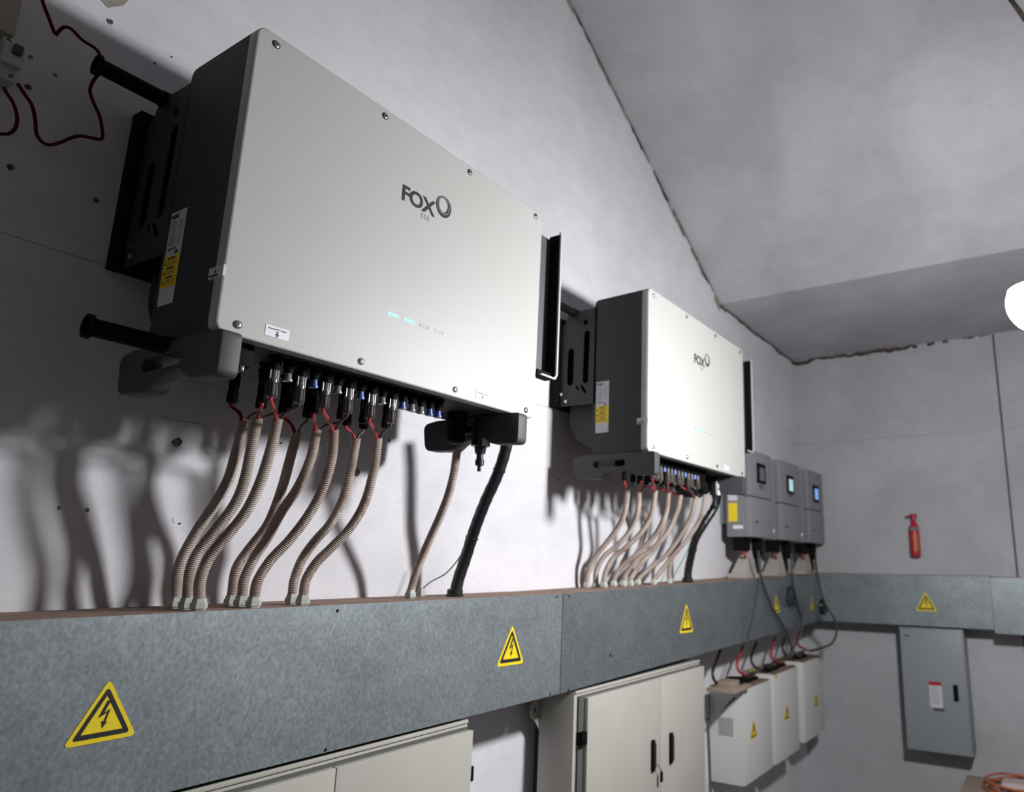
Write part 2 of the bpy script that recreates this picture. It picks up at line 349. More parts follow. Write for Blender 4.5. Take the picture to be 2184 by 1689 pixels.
# ------------------------------------------------ hanging lamp
lx, ly, lz = LAMP
t = thing('hanging_lamp', 'glowing round white bulb hanging from the sloping ceiling at the right edge', 'lamp', (lx, ly, zc(lx)))
prof = [(math.sin(a)*LAMP_R, math.cos(a)*LAMP_R) for a in [math.radians(d) for d in range(-24, 90, 6)]] + [(LAMP_R, 0.001)]
lab(obj('bulb_dome', lathe(prof, LAMP, (0, 0, -1), 24), 'bulb', t, True), 'glowing white dome')
obj('bulb_body', lathe([(LAMP_R*0.408, LAMP_R*0.912), (0.06, LAMP_R*0.75), (0.100, 0.034), (0.110, 0.026)], LAMP, ZA, 24), 'paperd', t, True)
cyl('socket', 'socket', t, (lx, ly, lz+0.10), (lx, ly, lz+0.150), 0.024, 0.018)
tube('cord', 'socket', t, [(lx, ly, lz+0.13), (lx, ly-0.03, lz+0.20), (lx, ly-0.22, lz+0.42), (lx, ly-0.55, zc(lx)-0.4), (lx, ly-0.62, zc(lx)-0.005)], 0.004, 40, 8)
cyl('ceiling_rose', 'socket', t, (lx, ly-0.62, zc(lx)-0.02), (lx, ly-0.62, zc(lx)+0.02), 0.04, 0.045)

# ------------------------------------------------ big inverters
def screw(parent, x, y, z, r=0.0085, m='steel'):
    s = obj('screw', lathe([(0, r), (0.0015, r), (0.003, r*0.75), (0.0032, r*0.42), (0.0015, r*0.38)], (x, y, z), (0, -1, 0), 16), m, parent, True)
    plate('recess_ring', 'ink', s, [circle(0, 0, r*1.28, 18), circle(0, 0, r*1.0, 18)], (x, y-0.0003, z), XA, ZA, 0.0012)
    plate('hex_recess', 'ink', s, [circle(0, 0, r*0.38, 6)], (x, y-0.0035, z), XA, ZA, 0.0006)
    return s
def plug(parent, x, y, z, kind, wired=True, L=0.094):
    """one socket under the inverter, kinds: plug (full connector), clear or blue (capped stub), dark (rear rows)"""
    base = obj('socket', lathe([(-0.006, 0.016), (0.004, 0.016), (0.005, 0.013), (0.020, 0.013), (0.021, 0.0105), (0.030, 0.0105)], (x, y, z), (0, 0, -1), 14), 'black', parent, True)
    if kind in ('plug', 'dark'):
        mm = 'plug' if kind == 'plug' else 'black'
        obj('plug_body', lathe([(0.028, 0.008), (0.050, 0.0085), (0.052, 0.0105), (0.060, 0.0105), (0.061, 0.0095)], (x, y, z), (0, 0, -1), 16), 'smoke' if kind == 'plug' else mm, base, True)
        bm = bmesh.new(); n = 24; rings = []
        for h, s in ((0.060, 0.010), (0.064, 0.0115), (L-0.006, 0.0125), (L, 0.0105)):
            rings.append([bm.verts.new((x+math.cos(a)*s*(1 if i % 3 else 0.86), y+math.sin(a)*s*(1 if i % 3 else 0.86), z-h)) for i, a in enumerate([2*math.pi*i/n for i in range(n)])])
        for A, B in zip(rings, rings[1:]):
            for i in range(n): bm.faces.new((A[i], A[(i+1) % n], B[(i+1) % n], B[i]))
        bm.faces.new(rings[0]); bm.faces.new(rings[-1]); obj('plug_nut', bm, mm, base, False)
        for sx in (-1, 1): obj('latch', boxbm(x+sx*0.0095-0.0015, x+sx*0.0095+0.0015, y-0.004, y+0.004, z-0.056, z-0.028), 'plug' if kind == 'plug' else 'black', base)
    else:
        obj('cap', lathe([(0.028, 0.0075), (0.044, 0.0085), (0.045, 0.011), (0.050, 0.011), (0.0505, 0.006)], (x, y, z), (0, 0, -1), 16), kind, base, True)
    return base
def ring_logo(parent, ox, oz, s, y, dy=0.0006):
    outer = [(s*0.50*math.cos(a)*(1+0.05*math.sin(a))+0.0, s*0.56*math.sin(a)) for a in [2*math.pi*k/30 for k in range(30)]]
    inner = [(s*0.30*math.cos(a)*(1+0.10*math.sin(a))-s*0.03, s*0.38*math.sin(a)+s*0.07) for a in [2*math.pi*k/30 for k in range(30)]]
    o = plate('ring_logo', 'ink', parent, [outer, inner], (ox, y, oz), XA, ZA, 0.0008)
    a_ = [(s*0.43*math.cos(a)-s*0.025, s*0.47*math.sin(a)+s*0.055) for a in [2*math.pi*k/30 for k in range(30)]]
    b_ = [(s*0.37*math.cos(a)-s*0.03, s*0.41*math.sin(a)+s*0.055) for a in [2*math.pi*k/30 for k in range(30)]]
    plate('ring_highlight', 'clear', o, [a_, b_], (ox, y-dy, oz), XA, ZA, 0.0006)
    return o
def big_inverter(x0, W, label, near):
    ZB, ZT, YF = 0.4455, 1.166, 1.42; x1 = x0+W
    t = thing('solar_inverter', label, 'inverter', (x0+W/2, WY, ZB), 'large white wall inverters')
    # front cover: shallow pressed tray with rounded corners
    cvr = plate('front_cover', 'cover', t, [rrect(W-0.008, ZT-ZB-0.008, 0.020, 6)], ((x0+x1)/2, YF+0.0165, (ZB+ZT)/2), XA, ZA, 0.033-0.008, bev=0.004, smooth=True)
    # body
    prof = roundpoly([(YF+0.028, ZB+0.004), (1.70, ZB+0.004), (1.70, ZT-0.012), (YF+0.028, ZT-0.006)], [0, 0.0, 0.022, 0])
    plate('body', 'dark', t, [prof], ((x0+x1)/2, 0, 0), YA, ZA, W-0.014, smooth=True)
    # heat sink behind the body
    prof = roundpoly([(1.695, 0.492), (1.765, 0.495), (1.825, 0.535), (1.865, 0.60), (1.865, 0.70), (1.695, 0.70)], 0.02)
    plate('heat_sink', 'dark', t, [prof], ((x0+x1)/2, 0, 0), YA, ZA, W-0.13, smooth=True)
    # side mounting bracket plates with slots
    for xs in (x0+0.009, x1-0.009):
        out = roundpoly([(1.69, 0.675), (1.905, 0.682), (1.905, 1.02), (1.86, 1.085), (1.84, 1.122), (1.69, 1.122)], [0, 0.02, 0.02, 0.02, 0.03, 0])
        sl = [capsule((1.745, 0.79), (1.742, 1.005), 0.0155), capsule((1.828, 0.79), (1.828, 0.93), 0.0175), circle(1.752, 1.062, 0.013, 14),
              capsule((1.745, 0.735), (1.765, 0.762), 0.007), capsule((1.785, 0.752), (1.792, 0.766), 0.005)]
        b = plate('side_bracket', 'dark', t, [out]+[list(reversed(s)) for s in sl], (xs, 0, 0), YA, ZA, 0.004)
        cyl('bolt', 'steel', b, (xs-0.002, 1.87, 0.735), (xs-0.009, 1.87, 0.735), 0.006)
        cyl('bolt', 'steel', b, (xs-0.002, 1.845, 0.70), (xs-0.009, 1.845, 0.70), 0.006)
    box('slot_shade_block', 'black', t, x0+0.030, x1-0.030, 1.70, 1.885, 0.70, 1.10)  # black block added behind the bracket slots, standing in for the shade inside
    box('wall_rail', 'black', t, x0-0.012, x1+0.012, 1.885, 1.929, 0.68, 1.10)
    # handle feet below both ends
    for k, xa in enumerate((x0-0.004, x1-0.122)):
        out = roundpoly([(1.385, 0.4415), (1.385, 0.350), (1.490, 0.356), (1.525, 0.382), (1.62, 0.3675), (1.65, 0.345), (1.775, 0.352), (1.79, 0.437), (1.735, 0.4445)], [0.012, 0.015, 0.015, 0.012, 0.015, 0.012, 0.022, 0.022, 0.005])
        hole = capsule((1.540, 0.405), (1.672, 0.404), 0.0175)
        f = plate('handle_foot', 'mid', t, [out, list(reversed(hole))], (xa+0.021, 0, 0), YA, ZA, 0.036, bev=0.003, smooth=True)
        if k == 0:
            for zz, yy in ((0.4, 1.44), (0.385, 1.74)): cyl('bolt_hole', 'hole', f, (xa-0.0005, yy, zz), (xa+0.003, yy, zz), 0.004, seg=10)
    # carrying bars sticking out of the left side
    xs = x0
    bars = [((1.82, 1.118), 0.145)] + ([((1.60, 0.4395), 0.150)] if near else [])
    for (yy, zz), L in bars:
        lab(obj('carrying_bar', lathe([(-0.03, 0.021), (0.0, 0.021), (0.004, 0.019), (L-0.012, 0.0185), (L-0.008, 0.025), (L, 0.025), (L, 0.019), (L-0.02, 0.018)], (xs, yy, zz), (-1, 0, 0), 28), 'black', t, True), 'black round carrying bar')
    # right hand air outlet hood
    hx = x1+0.004
    plate('outlet_plate', 'hood', t, [[(0, 0.615), (0.080, 0.615), (0.080, 1.113), (0, 1.113)]], (hx, 1.450, 0), XA, ZA, 0.003)
    box('outlet_side', 'black', t, hx+0.080, hx+0.084, 1.407, 1.452, 0.600, 1.125)
    box('outlet_base', 'black', t, hx, hx+0.083, 1.418, 1.452, 0.597, 0.617)
    lip = [(0.076, 1.13), (0.0885, 1.13), (0.0885, 0.612), (0.076, 0.594), (0.0, 0.594), (0.0, 0.600), (0.070, 0.600), (0.080, 0.612), (0.080, 1.12)]
    plate('outlet_lip', 'cover', t, [lip], (hx, 1.404, 0), XA, ZA, 0.006)
    # screws on the cover
    fy = YF-0.0005
    for u, v in ((0.043, 0.0345), (0.3425, 0.033), (0.6525, 0.031), (0.9573, 0.031), (0.043, 0.9644), (0.343, 0.9674), (0.653, 0.969), (0.963, 0.969)):
        screw(cvr, x0+W*u, fy, ZB+(ZT-ZB)*v, 0.0072)
    # logo and writing
    lx_, lz_ = x0+0.4150*W, ZB+0.6865*(ZT-ZB)
    text('logo_text', 'FOX', 'ink', cvr, (lx_, YF-0.0006, lz_), XA, ZA, 0.0615, bold=0.0016, spacing=0.93)
    text('logo_small_text', 'ESS', 'greyink', cvr, (lx_+0.071, YF-0.0006, lz_-0.022), XA, ZA, 0.020, spacing=1.15)
    ring_logo(cvr, lx_+0.152, lz_+0.0455, 0.058, YF-0.0006)
    # status lamps
    for k in range(4):
        cx = x0+W*(0.423+0.0517*k); cz = ZB+0.235*(ZT-ZB)
        if k < 2: lab(plate('status_light', 'led', cvr, [capsule((-0.0148, 0), (0.0148, 0), 0.0040)], (cx, YF-0.0008, cz), XA, ZA, 0.001), 'lit cyan bar')
        else: plate('status_light', 'greyink', cvr, [rrect(0.034, 0.0075, 0.001, 1), rrect(0.0325, 0.0062, 0.001, 1)[::-1]], (cx, YF-0.0004, cz), XA, ZA, 0.0008)
    # paper labels low on the cover
    for (u, v, ww) in ((0.128, 0.0455, 0.056), (0.7616, 0.0385, 0.056)):
        p = plate('isolator_label', 'paper', cvr, [[(-ww/2, -0.0125), (ww/2, -0.0125), (ww/2, 0.0125), (-ww/2, 0.0125)]], (x0+W*u, YF-0.0006, ZB+(ZT-ZB)*v), XA, ZA, 0.0006)
        text('label_text', 'Integrated DC isolator' if u < 0.5 else 'Integrated AC isolator', 'ink', p, (x0+W*u, YF-0.0012, ZB+(ZT-ZB)*v+0.0045), XA, ZA, 0.0047, align='CENTER')
        plate('arrow', 'ink', p, [[(-0.002, 0.004), (0.002, 0.004), (0.002, -0.003), (0.005, -0.003), (0, -0.010), (-0.005, -0.003), (-0.002, -0.003)]], (x0+W*u, YF-0.0012, ZB+(ZT-ZB)*v-0.002), XA, ZA, 0.0004)
    # rating plate on the left side (u = -y so it reads from the left)
    U = (0, -1, 0); sx = x0+0.0062; ox = 1.684
    rp = plate('rating_label', 'paperd', t, [[(0, 0.543), (0.066, 0.543), (0.066, 0.771), (0, 0.771)]], (sx, ox, 0), U, ZA, 0.0008)
    plate('warning_panel', 'yellow', rp, [[(0, 0.585), (0.066, 0.585), (0.066, 0.661), (0, 0.661)]], (sx-0.0006, ox, 0), U, ZA, 0.0006)
    q = sx-0.0012
    text('rating_text', 'FOX', 'ink', rp, (q, ox-0.004, 0.754), U, ZA, 0.013, bold=0.0004)
    plate('small_ring', 'ink', rp, [circle(0.031, 0.759, 0.0046, 16, 0.006), circle(0.031, 0.760, 0.0030, 16, 0.004)[::-1]], (q, ox, 0), U, ZA, 0.0003)
    bm = bmesh.new()
    for k in range(15):
        zz = 0.746-k*0.0042
        add_box(bm, q-0.0001, q+0.0002, ox-0.008-random.uniform(0.018, 0.03), ox-0.006, zz, zz+0.0012)
        add_box(bm, q-0.0001, q+0.0002, ox-0.058-random.uniform(-0.008, 0.003), ox-0.044, zz, zz+0.0012)
    o = obj('fine_print', bm, 'greyink', rp); o['kind'] = 'stuff'
    for k in range(4): plate('warning_mark', 'ink', rp, [[(0, 0), (0.006, 0), (0.003, 0.007)]], (q, ox-0.010-k*0.0085, 0.675), U, ZA, 0.0003)
    text('rating_text', 'CE', 'ink', rp, (q, ox-0.040, 0.664), U, ZA, 0.011, bold=0.0003)
    for k, (s_, zz) in enumerate((('WARNING', 0.652), ('WARNING', 0.629), ('CAUTION', 0.606))):
        text('warning_text', s_, 'ink', rp, (q, ox-0.018, zz), U, ZA, 0.0062, bold=0.0002)
        plate('warning_mark', 'ink', rp, [[(0, 0), (0.011, 0), (0.0055, 0.010)], [(0.003, 0.0018), (0.0055, 0.0065), (0.008, 0.0018)]], (q, ox-0.004, zz-0.012), U, ZA, 0.0003)
        bm = bmesh.new()
        for j in range(3): add_box(bm, q-0.0001, q+0.0002, ox-0.018-random.uniform(0.03, 0.042), ox-0.018, zz-0.005-j*0.0042, zz-0.0040-j*0.0042)
        o = obj('fine_print', bm, 'ink', rp); o['kind'] = 'stuff'
    text('rating_text', '60KG', 'ink', rp, (q, ox-0.030, 0.562), U, ZA, 0.006) if False else None
    # little folded tag over the cover edge
    tg = box('edge_tag', 'paperd', t, x0-0.001, x0+0.0045, 1.4185, 1.472, 0.563, 0.588)
    plate('warning_mark', 'ink', tg, [[(0, 0), (0.009, 0), (0.0045, 0.008)]], (x0-0.0015, 1.452, 0.574), U, ZA, 0.0003)
    text('tag_text', 'WARNING', 'ink', tg, (x0-0.0015, 1.468, 0.566), U, ZA, 0.0065, bold=0.0003)
    return t, x1

i1, X1 = big_inverter(0.737, 1.03, 'large white inverter nearest the camera, in front of all others', True)
i2, X2 = big_inverter(2.513, 1.075, 'second large white inverter, further along the wall beside the grey trio', False)
def sockets(t, x0, sc_, swap={}):
    s = lambda x: x0+(x-0.737)*sc_
    zt = 0.4475
    for x, k in ((0.922, 'plug'), (0.957, 'clear'), (0.991, 'plug'), (1.025, 'blue'), (1.058, 'plug'), (1.092, 'clear'), (1.125, 'plug'), (1.160, 'blue'), (1.194, 'plug'), (1.229, 'clear'), (1.262, 'plug'), (1.297, 'blue'), (1.330, 'clear'), (1.363, 'clear'), (1.396, 'blue'), (1.428, 'blue')):
        plug(t, s(x), 1.50, zt, swap.get(x, k))
    for x in (0.948, 1.022, 1.085, 1.165, 1.235, 1.31): plug(t, s(x), 1.575, zt, 'dark')
    for x in (0.914, 0.985, 1.045, 1.112, 1.232, 1.288): plug(t, s(x), 1.64, zt, 'dark')
    # isolator knob, gland blocks and communication stick
    k = obj('isolator_knob', boxbm(s(0.797), s(0.850), 1.462, 1.52, 0.398, 0.449, 0.006), 'black', t, True)
    box('knob_grip', 'blackg', k, s(0.817), s(0.829), 1.457, 1.525, 0.385, 0.40, 0.003)
    box('cable_entry_box', 'black', t, s(0.77), s(0.80), 1.53, 1.60, 0.39, 0.449, 0.004)
sockets(i1, 0.737, 1.0); sockets(i2, 2.513, 1.03, {0.957: 'plug', 1.092: 'plug', 1.125: 'blue', 1.160: 'plug', 1.229: 'blue', 1.297: 'plug', 1.330: 'blue', 1.363: 'plug', 1.396: 'dark', 1.428: 'dark'})
def accessories(t, x0, dx):
    X = lambda x: x0+(x-0.737)*dx
    g = obj('cable_gland', lathe([(0, 0.030), (0.032, 0.030), (0.034, 0.025), (0.050, 0.025), (0.052, 0.028), (0.092, 0.028), (0.098, 0.020)], (X(1.585), 1.58, 0.450), (0, 0, -1), 20), 'black', t, True)
    s = obj('data_stick', lathe([(0, 0.022), (0.020, 0.022), (0.022, 0.0295), (0.098, 0.0295), (0.100, 0.019), (0.122, 0.016), (0.123, 0.011), (0.140, 0.011), (0.142, 0.014), (0.158, 0.014), (0.162, 0.006), (0.178, 0.006)], (X(1.665), 1.55, 0.450), (0, 0, -1), 24), 'blackg', t, True)
    for z0, z1 in ((0.385, 0.408), (0.350, 0.378)):
        pts = []
        bm = bmesh.new(); n = 6; a0, a1 = math.radians(-128), math.radians(-88); vs = []
        for k in range(n+1):
            a = a0+(a1-a0)*k/n; vs.append((bm.verts.new((X(1.665)+0.0300*math.cos(a), 1.55+0.0300*math.sin(a), z0)), bm.verts.new((X(1.665)+0.0300*math.cos(a), 1.55+0.0300*math.sin(a), z1))))
        for A, B in zip(vs, vs[1:]): bm.faces.new((A[0], B[0], B[1], A[1]))
        obj('stick_label', bm, 'paper', s)
    box('gland_block', 'black', t, X(1.64), X(1.70), 1.60, 1.68, 0.40, 0.449, 0.004)
    obj('main_gland', lathe([(0, 0.036), (0.03, 0.036), (0.032, 0.030), (0.055, 0.028)], (X(1.715), 1.60, 0.450), (0, 0, -1), 20), 'black', t, True)
accessories(i1, 0.737, 1.0); accessories(i2, 2.513, 1.04)

# ------------------------------------------------ corrugated conduits with their glands and wires
def gland(parent, p, r, m='gland'):
    bm = lathe([(0.0, r*1.15), (0.004, r*1.15), (0.0045, r*1.35), (0.006, r*1.35)], p, ZA, 6)
    lathe([(0.006, r*1.42), (0.018, r*1.42), (0.0185, r*1.2), (0.026, r*1.15), (0.028, r*1.0)], p, ZA, 6, bm)
    return obj('gland', bm, m, parent)
def ztop(x): return -0.1195-0.005*(x+0.9)/3.225+0.0006 if x < 2.327 else -0.1245+(x-2.329)/3.531*0.0465+0.0006
def conduit(pts, r, label, group, tones='cond', ridge=0.0046, wires=(), gl=True, first=None, name='corrugated_conduit', gm='gland'):
    """pts run from the top to the foot on the trunking"""
    P = [Vector(p) for p in pts]; P[-1].z = ztop(P[-1].x); foot = P[-1].copy()
    t = thing(name, label, 'conduit', foot, group)
    top = foot+Vector((0, 0, 0.024)); P[-1] = top
    path, L = spline(P, 60)
    n = max(8, int(L/ridge)); path, L = spline(P, n*2)
    obj('hose', tubebm(path, lambda i: r*(1.0 if i % 2 else 0.87), 16), tones, t, False)
    if gl: gland(t, foot, r, gm)
    for col, pl, rr in wires:
        pl = [Vector(q) for q in pl]; end = path[0]+(path[1]-path[0]).normalized()*0.012
        tube('red_wire' if col in ('red', 'redd') else 'black_wire', col, t, pl+[end], rr, 16, 8)
    return t
G1 = 'corrugated conduits under the first white inverter'; G2 = 'corrugated conduits under the second white inverter'
RP = 0.0130
TZ = -0.1185
def wr(x, y, z, bow, P0):
    a = Vector((x, y, z)); b = Vector(P0); return [a+Vector((0, 0, 0.006)), a+Vector((0.0, 0, -0.010)), a.lerp(b, 0.62)+Vector((bow*0.5, 0, 0.0))]
def W2(P0, red, blk, zr=0.356, zb=0.356, redm='red'):
    return ((redm, wr(red[0], red[1], zr, -0.003, P0), 0.0043), ('greyw', wr(blk[0], blk[1], zb, 0.003, P0), 0.0036))
c1 = [(0.9674,1.6700,0.3254),(0.9642,1.6826,0.2408),(0.9666,1.7043,0.1811),(0.9593,1.7317,0.1264),(0.9460,1.7678,0.0619),(0.9369,1.7961,0.0023),(0.9367,1.8114,-0.0458),(0.9466,1.8200,-0.1132)]
c2 = [(0.9757,1.6300,0.3267),(0.9736,1.6361,0.2639),(0.9807,1.6599,0.1805),(0.9785,1.6838,0.1231),(0.9588,1.7150,0.0618),(0.9388,1.7405,0.0081),(0.9350,1.7550,-0.0382),(0.9439,1.7650,-0.1162)]
c3 = [(0.9880,1.5700,0.3222),(0.9862,1.5765,0.2581),(0.9851,1.6030,0.1716),(0.9784,1.6336,0.1041),(0.9583,1.6642,0.0472),(0.9377,1.6885,-0.0034),(0.9327,1.7033,-0.0540),(0.9408,1.7100,-0.1158)]
c4 = [(1.1092,1.6700,0.3172),(1.1037,1.6775,0.2532),(1.1075,1.7022,0.1787),(1.1108,1.7309,0.1175),(1.1076,1.7548,0.0724),(1.0886,1.7858,0.0174),(1.0753,1.8061,-0.0308),(1.0818,1.8200,-0.1167)]
c5 = [(1.1358,1.6300,0.3257),(1.1348,1.6375,0.2548),(1.1241,1.6606,0.1785),(1.1054,1.6905,0.1138),(1.0952,1.7207,0.0491),(1.0810,1.7416,0.0012),(1.0710,1.7577,-0.0517),(1.0746,1.7650,-0.1176)]
c6 = [(1.1434,1.5700,0.3218),(1.1514,1.5771,0.2531),(1.1515,1.6000,0.1750),(1.1416,1.6278,0.1110),(1.1190,1.6613,0.0461),(1.0893,1.6883,-0.0074),(1.0722,1.7036,-0.0561),(1.0721,1.7100,-0.1164)]
c7 = [(1.2680,1.6400,0.3234),(1.2682,1.6511,0.2369),(1.2728,1.6766,0.1588),(1.2628,1.7062,0.0927),(1.2395,1.7321,0.0442),(1.2220,1.7531,-0.0033),(1.2157,1.7685,-0.0574),(1.2197,1.7750,-0.1195)]
c8 = [(1.2829,1.5700,0.3216),(1.2884,1.5818,0.2329),(1.2924,1.6110,0.1480),(1.2794,1.6425,0.0825),(1.2495,1.6740,0.0271),(1.2235,1.6943,-0.0124),(1.2080,1.7080,-0.0559),(1.2098,1.7150,-0.1191)]
c9 = [(1.5989,1.5850,0.3362),(1.6055,1.5987,0.2614),(1.6200,1.6326,0.1911),(1.6330,1.6796,0.1201),(1.6441,1.7382,0.0331),(1.6463,1.7748,-0.0403),(1.6430,1.7900,-0.1189)]
def c(pts, lbl, red, blk, zr=0.356, zb=0.356, m='cond', rm='red'):
    conduit(pts, RP, lbl, G1, m, wires=W2(pts[0], red, blk, zr, zb, rm))
c(c1, 'beige corrugated conduit, leftmost of all, rearmost foot of the first three', (0.914, 1.64), (0.985, 1.64), rm='redd')
c(c2, 'beige corrugated conduit, middle one of the leftmost three', (0.948, 1.575), (1.022, 1.575))
c(c3, 'beige corrugated conduit, front right one of the leftmost three, nearest the viewer', (0.922, 1.50), (0.991, 1.50))
c(c4, 'darker shaded conduit crossing behind its neighbour, left foot of the second three', (1.045, 1.64), (1.112, 1.64), rm='redd')
c(c5, 'beige conduit that crosses over the darker one, middle foot of the second three', (1.085, 1.575), (1.165, 1.575))
c(c6, 'beige conduit with a wide even curve, right foot of the second three', (1.058, 1.50), (1.125, 1.50))
c(c7, 'beige conduit, left one of the pair of feet right of the two trios', (1.232, 1.64), (1.288, 1.64))
c(c8, 'beige conduit, right one of the pair, bending out furthest', (1.194, 1.50), (1.262, 1.50))
conduit(c9, 0.0135, 'single beige conduit running down from the black gland near the black main cable', G1)
t = thing('spare_gland', 'short grey gland beside the single conduit with a thin wire', 'gland', (1.7265,1.8310,-0.1187))
gland(t, (1.7265,1.8310,-0.1187), 0.012)
tube('thin_wire', 'cabgrey', t, [(1.7049,1.8000,-0.0918),(1.7330,1.7951,-0.0713),(1.7715,1.7763,-0.0487),(1.7919,1.7565,-0.0178),(1.8068,1.7436,0.0133),(1.8185,1.7400,0.0400)], 0.0022, 24, 6)

def black_cable(pts, r, label, foot_r):
    pts[-1] = (pts[-1][0], pts[-1][1], ztop(pts[-1][0])); t = thing('main_cable', label, 'cable', pts[-1], 'thick black main cables')
    path, L = spline(pts, 60); obj('sleeve', tubebm(path, lambda i: r*(1+0.03*math.sin(i*1.7)), 16), 'cable', t, True)
    p = Vector(pts[-1]); obj('rubber_grommet', lathe([(-0.002, foot_r*1.25), (0.006, foot_r*1.3), (0.010, foot_r*1.15), (0.022, foot_r*1.15), (0.026, foot_r)], (p.x, p.y, p.z), ZA, 20), 'cable', t, True)
    for k in (16, 40):
        a, b = path[k], path[k+1]; d = (b-a).normalized(); obj('cable_tie', lathe([(0, r*1.05), (0.001, r*1.13), (0.005, r*1.13), (0.006, r*1.05)], a, d, 16), 'blackg', t, True)
    return t
bc1 = [(1.8447,1.6000,0.4670),(1.8558,1.6085,0.3872),(1.8535,1.6379,0.2910),(1.8461,1.6817,0.1955),(1.8497,1.7270,0.1009),(1.8534,1.7639,0.0059),(1.8435,1.7810,-0.0650),(1.8344,1.7850,-0.1161)]
black_cable(bc1, 0.0200, 'thick black cable running down from the first white inverter to a rubber grommet', 0.023)

# second inverter
TZ2 = -0.110
S2 = [
 ([(2.7256,1.6400,0.3122),(2.7406,1.6624,0.2220),(2.7556,1.7074,0.1506),(2.7548,1.7756,0.0738),(2.7464,1.8245,0.0150),(2.7502,1.8585,-0.0520),(2.7587,1.8700,-0.1167)], (0.914, 1.64), (0.985, 1.64), 'dark leftmost conduit of the far bundle below the second inverter'),
 ([(2.7917,1.6200,0.3131),(2.8143,1.6396,0.2263),(2.8358,1.6885,0.1435),(2.8248,1.7488,0.0756),(2.7926,1.7988,0.0263),(2.7831,1.8345,-0.0371),(2.7980,1.8500,-0.1150)], (0.948, 1.575), (1.022, 1.575), 'second conduit from the left below the second inverter'),
 ([(2.8373,1.5600,0.3191),(2.8507,1.5864,0.2168),(2.8561,1.6429,0.1332),(2.8330,1.7107,0.0652),(2.8006,1.7579,0.0162),(2.7889,1.7896,-0.0468),(2.7916,1.8000,-0.1093)], (0.922, 1.50), (0.991, 1.50), 'third conduit from the left below the second inverter, ridges catching the light'),
 ([(2.9657,1.5600,0.3219),(2.9871,1.5862,0.2254),(3.0166,1.6575,0.1289),(3.0126,1.7475,0.0450),(2.9745,1.8080,-0.0153),(2.9483,1.8331,-0.0659),(2.9399,1.8400,-0.1136)], (1.058, 1.50), (1.125, 1.50), 'fourth conduit from the left below the second inverter, pale at its top'),
 ([(3.1126,1.5700,0.3216),(3.1029,1.5858,0.2395),(3.1057,1.6490,0.1322),(3.0757,1.7235,0.0529),(3.0319,1.7688,0.0075),(2.9939,1.8007,-0.0525),(2.9805,1.8100,-0.1115)], (1.112, 1.64), (1.165, 1.575), 'fifth conduit from the left below the second inverter'),
 ([(3.2820,1.5700,0.3312),(3.2768,1.5893,0.2437),(3.2875,1.6428,0.1580),(3.3036,1.7430,0.0453),(3.2689,1.7953,-0.0074),(3.2063,1.8312,-0.0614),(3.1657,1.8400,-0.1116)], (1.194, 1.50), (1.262, 1.50), 'sixth conduit from the left below the second inverter, thin and reddish'),
]
for pts, red, blk, lbl in S2:
    f = lambda q: (2.513+(q[0]-0.737)*1.03, q[1])
    conduit(pts, 0.0130, lbl, G2, 'cond', ridge=0.0044, wires=W2(pts[0], f(red), f(blk)))
S3 = [
 ([(3.1460,1.8000,0.2758),(3.1862,1.8055,0.1837),(3.1620,1.8183,0.0891),(3.1019,1.8312,0.0074),(3.0924,1.8382,-0.0606),(3.0921,1.8400,-0.1101)], 'conduit behind the others below the second inverter, standing close to the wall'),
 ([(3.2766,1.7400,0.2955),(3.2718,1.7483,0.1871),(3.2286,1.7682,0.0791),(3.1024,1.7909,-0.0148),(3.0395,1.7987,-0.0705),(3.0293,1.8000,-0.1078)], 'rear conduit below the second inverter, hidden by those in front'),
 ([(3.4665,1.6000,0.3678),(3.4563,1.6213,0.2435),(3.4111,1.6717,0.1319),(3.3467,1.7218,0.0461),(3.2723,1.7589,-0.0373),(3.2042,1.7700,-0.1083)], 'slanting conduit right of the bundle below the second inverter'),
 ([(3.4934,1.7400,0.1728),(3.4370,1.7513,0.0965),(3.4113,1.7746,0.0226),(3.4167,1.7942,-0.0504),(3.4332,1.8000,-0.1063)], 'upright pale conduit nearest to the second black cable'),
]
for pts, lbl in S3: conduit(pts, 0.0125, lbl, G2, 'cond', ridge=0.0048)
tube('thin_wire', 'tealw', None, [(3.4764,1.8000,-0.0802),(3.5240,1.7845,-0.0136),(3.5519,1.7526,0.0619),(3.5854,1.7400,0.1258)], 0.003, 16, 6)
tag(bpy.data.objects['thin_wire.001'], 'thin teal earth wire slanting beside the second black cable', 'wire')
bc2 = [(3.6341,1.6000,0.4086),(3.6296,1.6045,0.3564),(3.6155,1.6217,0.2915),(3.5743,1.6659,0.2008),(3.5625,1.7090,0.1249),(3.5925,1.7498,0.0374),(3.6041,1.7732,-0.0384),(3.6056,1.7800,-0.1013)]
black_cable(bc2, 0.0220, 'thick black cable running down from the second white inverter', 0.026)

